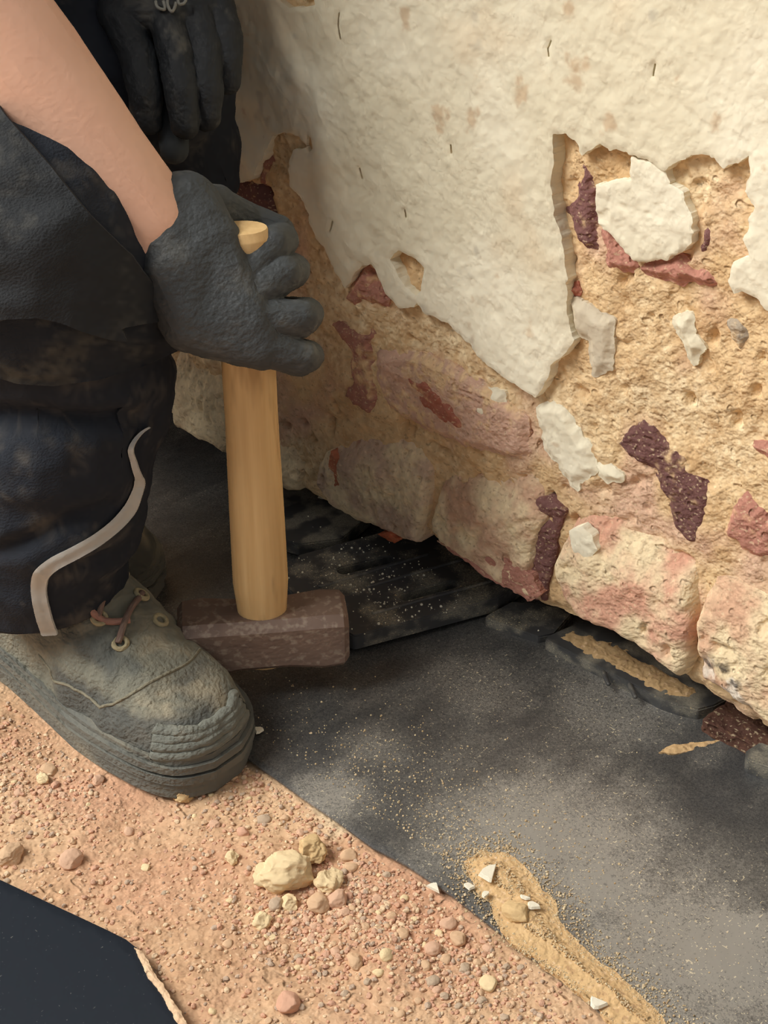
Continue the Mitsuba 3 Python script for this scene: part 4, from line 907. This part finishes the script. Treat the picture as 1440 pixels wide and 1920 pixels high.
def on_film(r):
    while True:
        if r.random() < 0.9:
            x, y = r.uniform(sx0, sx1), r.uniform(sy0, sy1)
            off = sp.distance(shapely.Point(x, y))
            if off < 0.022 * r.random() ** 2 and y > -0.246:
                return x, y, FILM_Z(x, y) + (0.004 if sp.buffer(-0.012).contains(shapely.Point(x, y)) else 0.0003)
        else:
            x, y = 0.08 + r.normal() * 0.09, -0.22 + abs(r.normal()) * 0.05
            if -0.244 < y < -0.02 and x < 0.28:
                return x, y, FILM_Z(x, y)
v, f = scatter(6500, lambda r: float(np.clip(r.lognormal(math.log(0.00048), 0.35), 0.00025, 0.0011)), on_film, 8, [trimesh.creation.icosphere(subdivisions=0)])
add('sand_grains', mikit.ply((v, f), 'mat_earth', False, color=np.repeat(mixc(lin([178, 152, 114]), lin([208, 190, 156]), np.random.default_rng(2).random(len(v) // 12)), 12, 0)), 'single sand grains sprinkled over the black film', 'sand', None, 'stuff')

def on_packers(r):
    while True:
        x, y = r.normal(-0.155, 0.05), r.normal(-0.035, 0.035)
        if y < 0.02 and not (-0.19 < x < -0.08 and y < -0.1):
            hit, _, _ = PACKS.ray.intersects_location([[x, y, 0.08]], [[0, 0, -1]], multiple_hits=False)
            if len(hit):
                return x, y, float(hit[0][2])
PACKS = trimesh.util.concatenate(PACK_MESH)
v, f = scatter(300, lambda r: float(np.clip(r.lognormal(math.log(0.00055), 0.4), 0.0003, 0.0014)), on_packers, 18, [trimesh.creation.icosphere(subdivisions=0)])
add('plaster_crumbs', mikit.ply((v, f), 'mat_flake', False), 'white plaster crumbs sprinkled over the slotted packer', 'plaster crumbs', None, 'stuff')

# white plaster flakes on the film and elsewhere
def flake(px_r, x, y, z, seed, thick=0.25):
    r = np.random.default_rng(seed)
    a = np.sort(r.uniform(0, 2 * np.pi, 7))
    pts = np.stack([np.cos(a), np.sin(a)], 1) * r.uniform(0.7, 1.15, (7, 1))
    s = px_r * PX
    pt = np.vstack([np.column_stack([pts * s, np.full(7, 0.0)]), np.column_stack([pts * s * 0.85, np.full(7, s * thick + 0.0006)])])
    m = tm(hull(pt))
    m.apply_transform(trimesh.transformations.rotation_matrix(r.uniform(-0.25, 0.25), [1, 0.3, 0]))
    m.apply_translation([x, y, z])
    return m
for i, (px, py, r, z, lab) in enumerate(((922,1646,20,.006,'largest white plaster flake on the sand drift'), (880,1662,9,.003,'white flake left of the largest plaster flake'), (998,1708,11,.007,'white flake on the right side of the sand drift'),
        (910,1682,7,.005,'small white flake below the largest plaster flake'), (985,1690,8,.007,'cream flake above the white flake on the sand drift'), (1122,1880,13,.003,'long white flake on the film edge near the bottom'), (815,1664,13,.001,'yellowish flake on the film edge by the gravel'), (602,960,8,.018,'tiny white chip in the dark gap'), (484,1372,12,.004,'pale splinter on the film beside the boot toe'))):
    x, y = [[(0.1251, -0.2106), (0.1196, -0.2266), (0.1622, -0.2142), (0.1331, -0.2263), (0.1538, -0.211), (0.2357, -0.2425), (0.104, -0.2431), (-0.2942, 0.0315), (-0.0958, -0.2207)][i]][0]
    add('plaster_flake', mikit.ply(flake(r, x, y, z, 500 + i), 'mat_flake', False), lab, 'plaster flake')
crumb = [(0.1577, -0.2249)][0]
m = rock(520, 3, 0.3, 0.6); m.apply_scale(24 * PX); m.apply_translation([crumb[0], crumb[1], 0.006])
add('stone', mikit.ply(m, 'mat_stone_ochre', 40), 'sand-coated lump lying on the sand drift', 'stone')
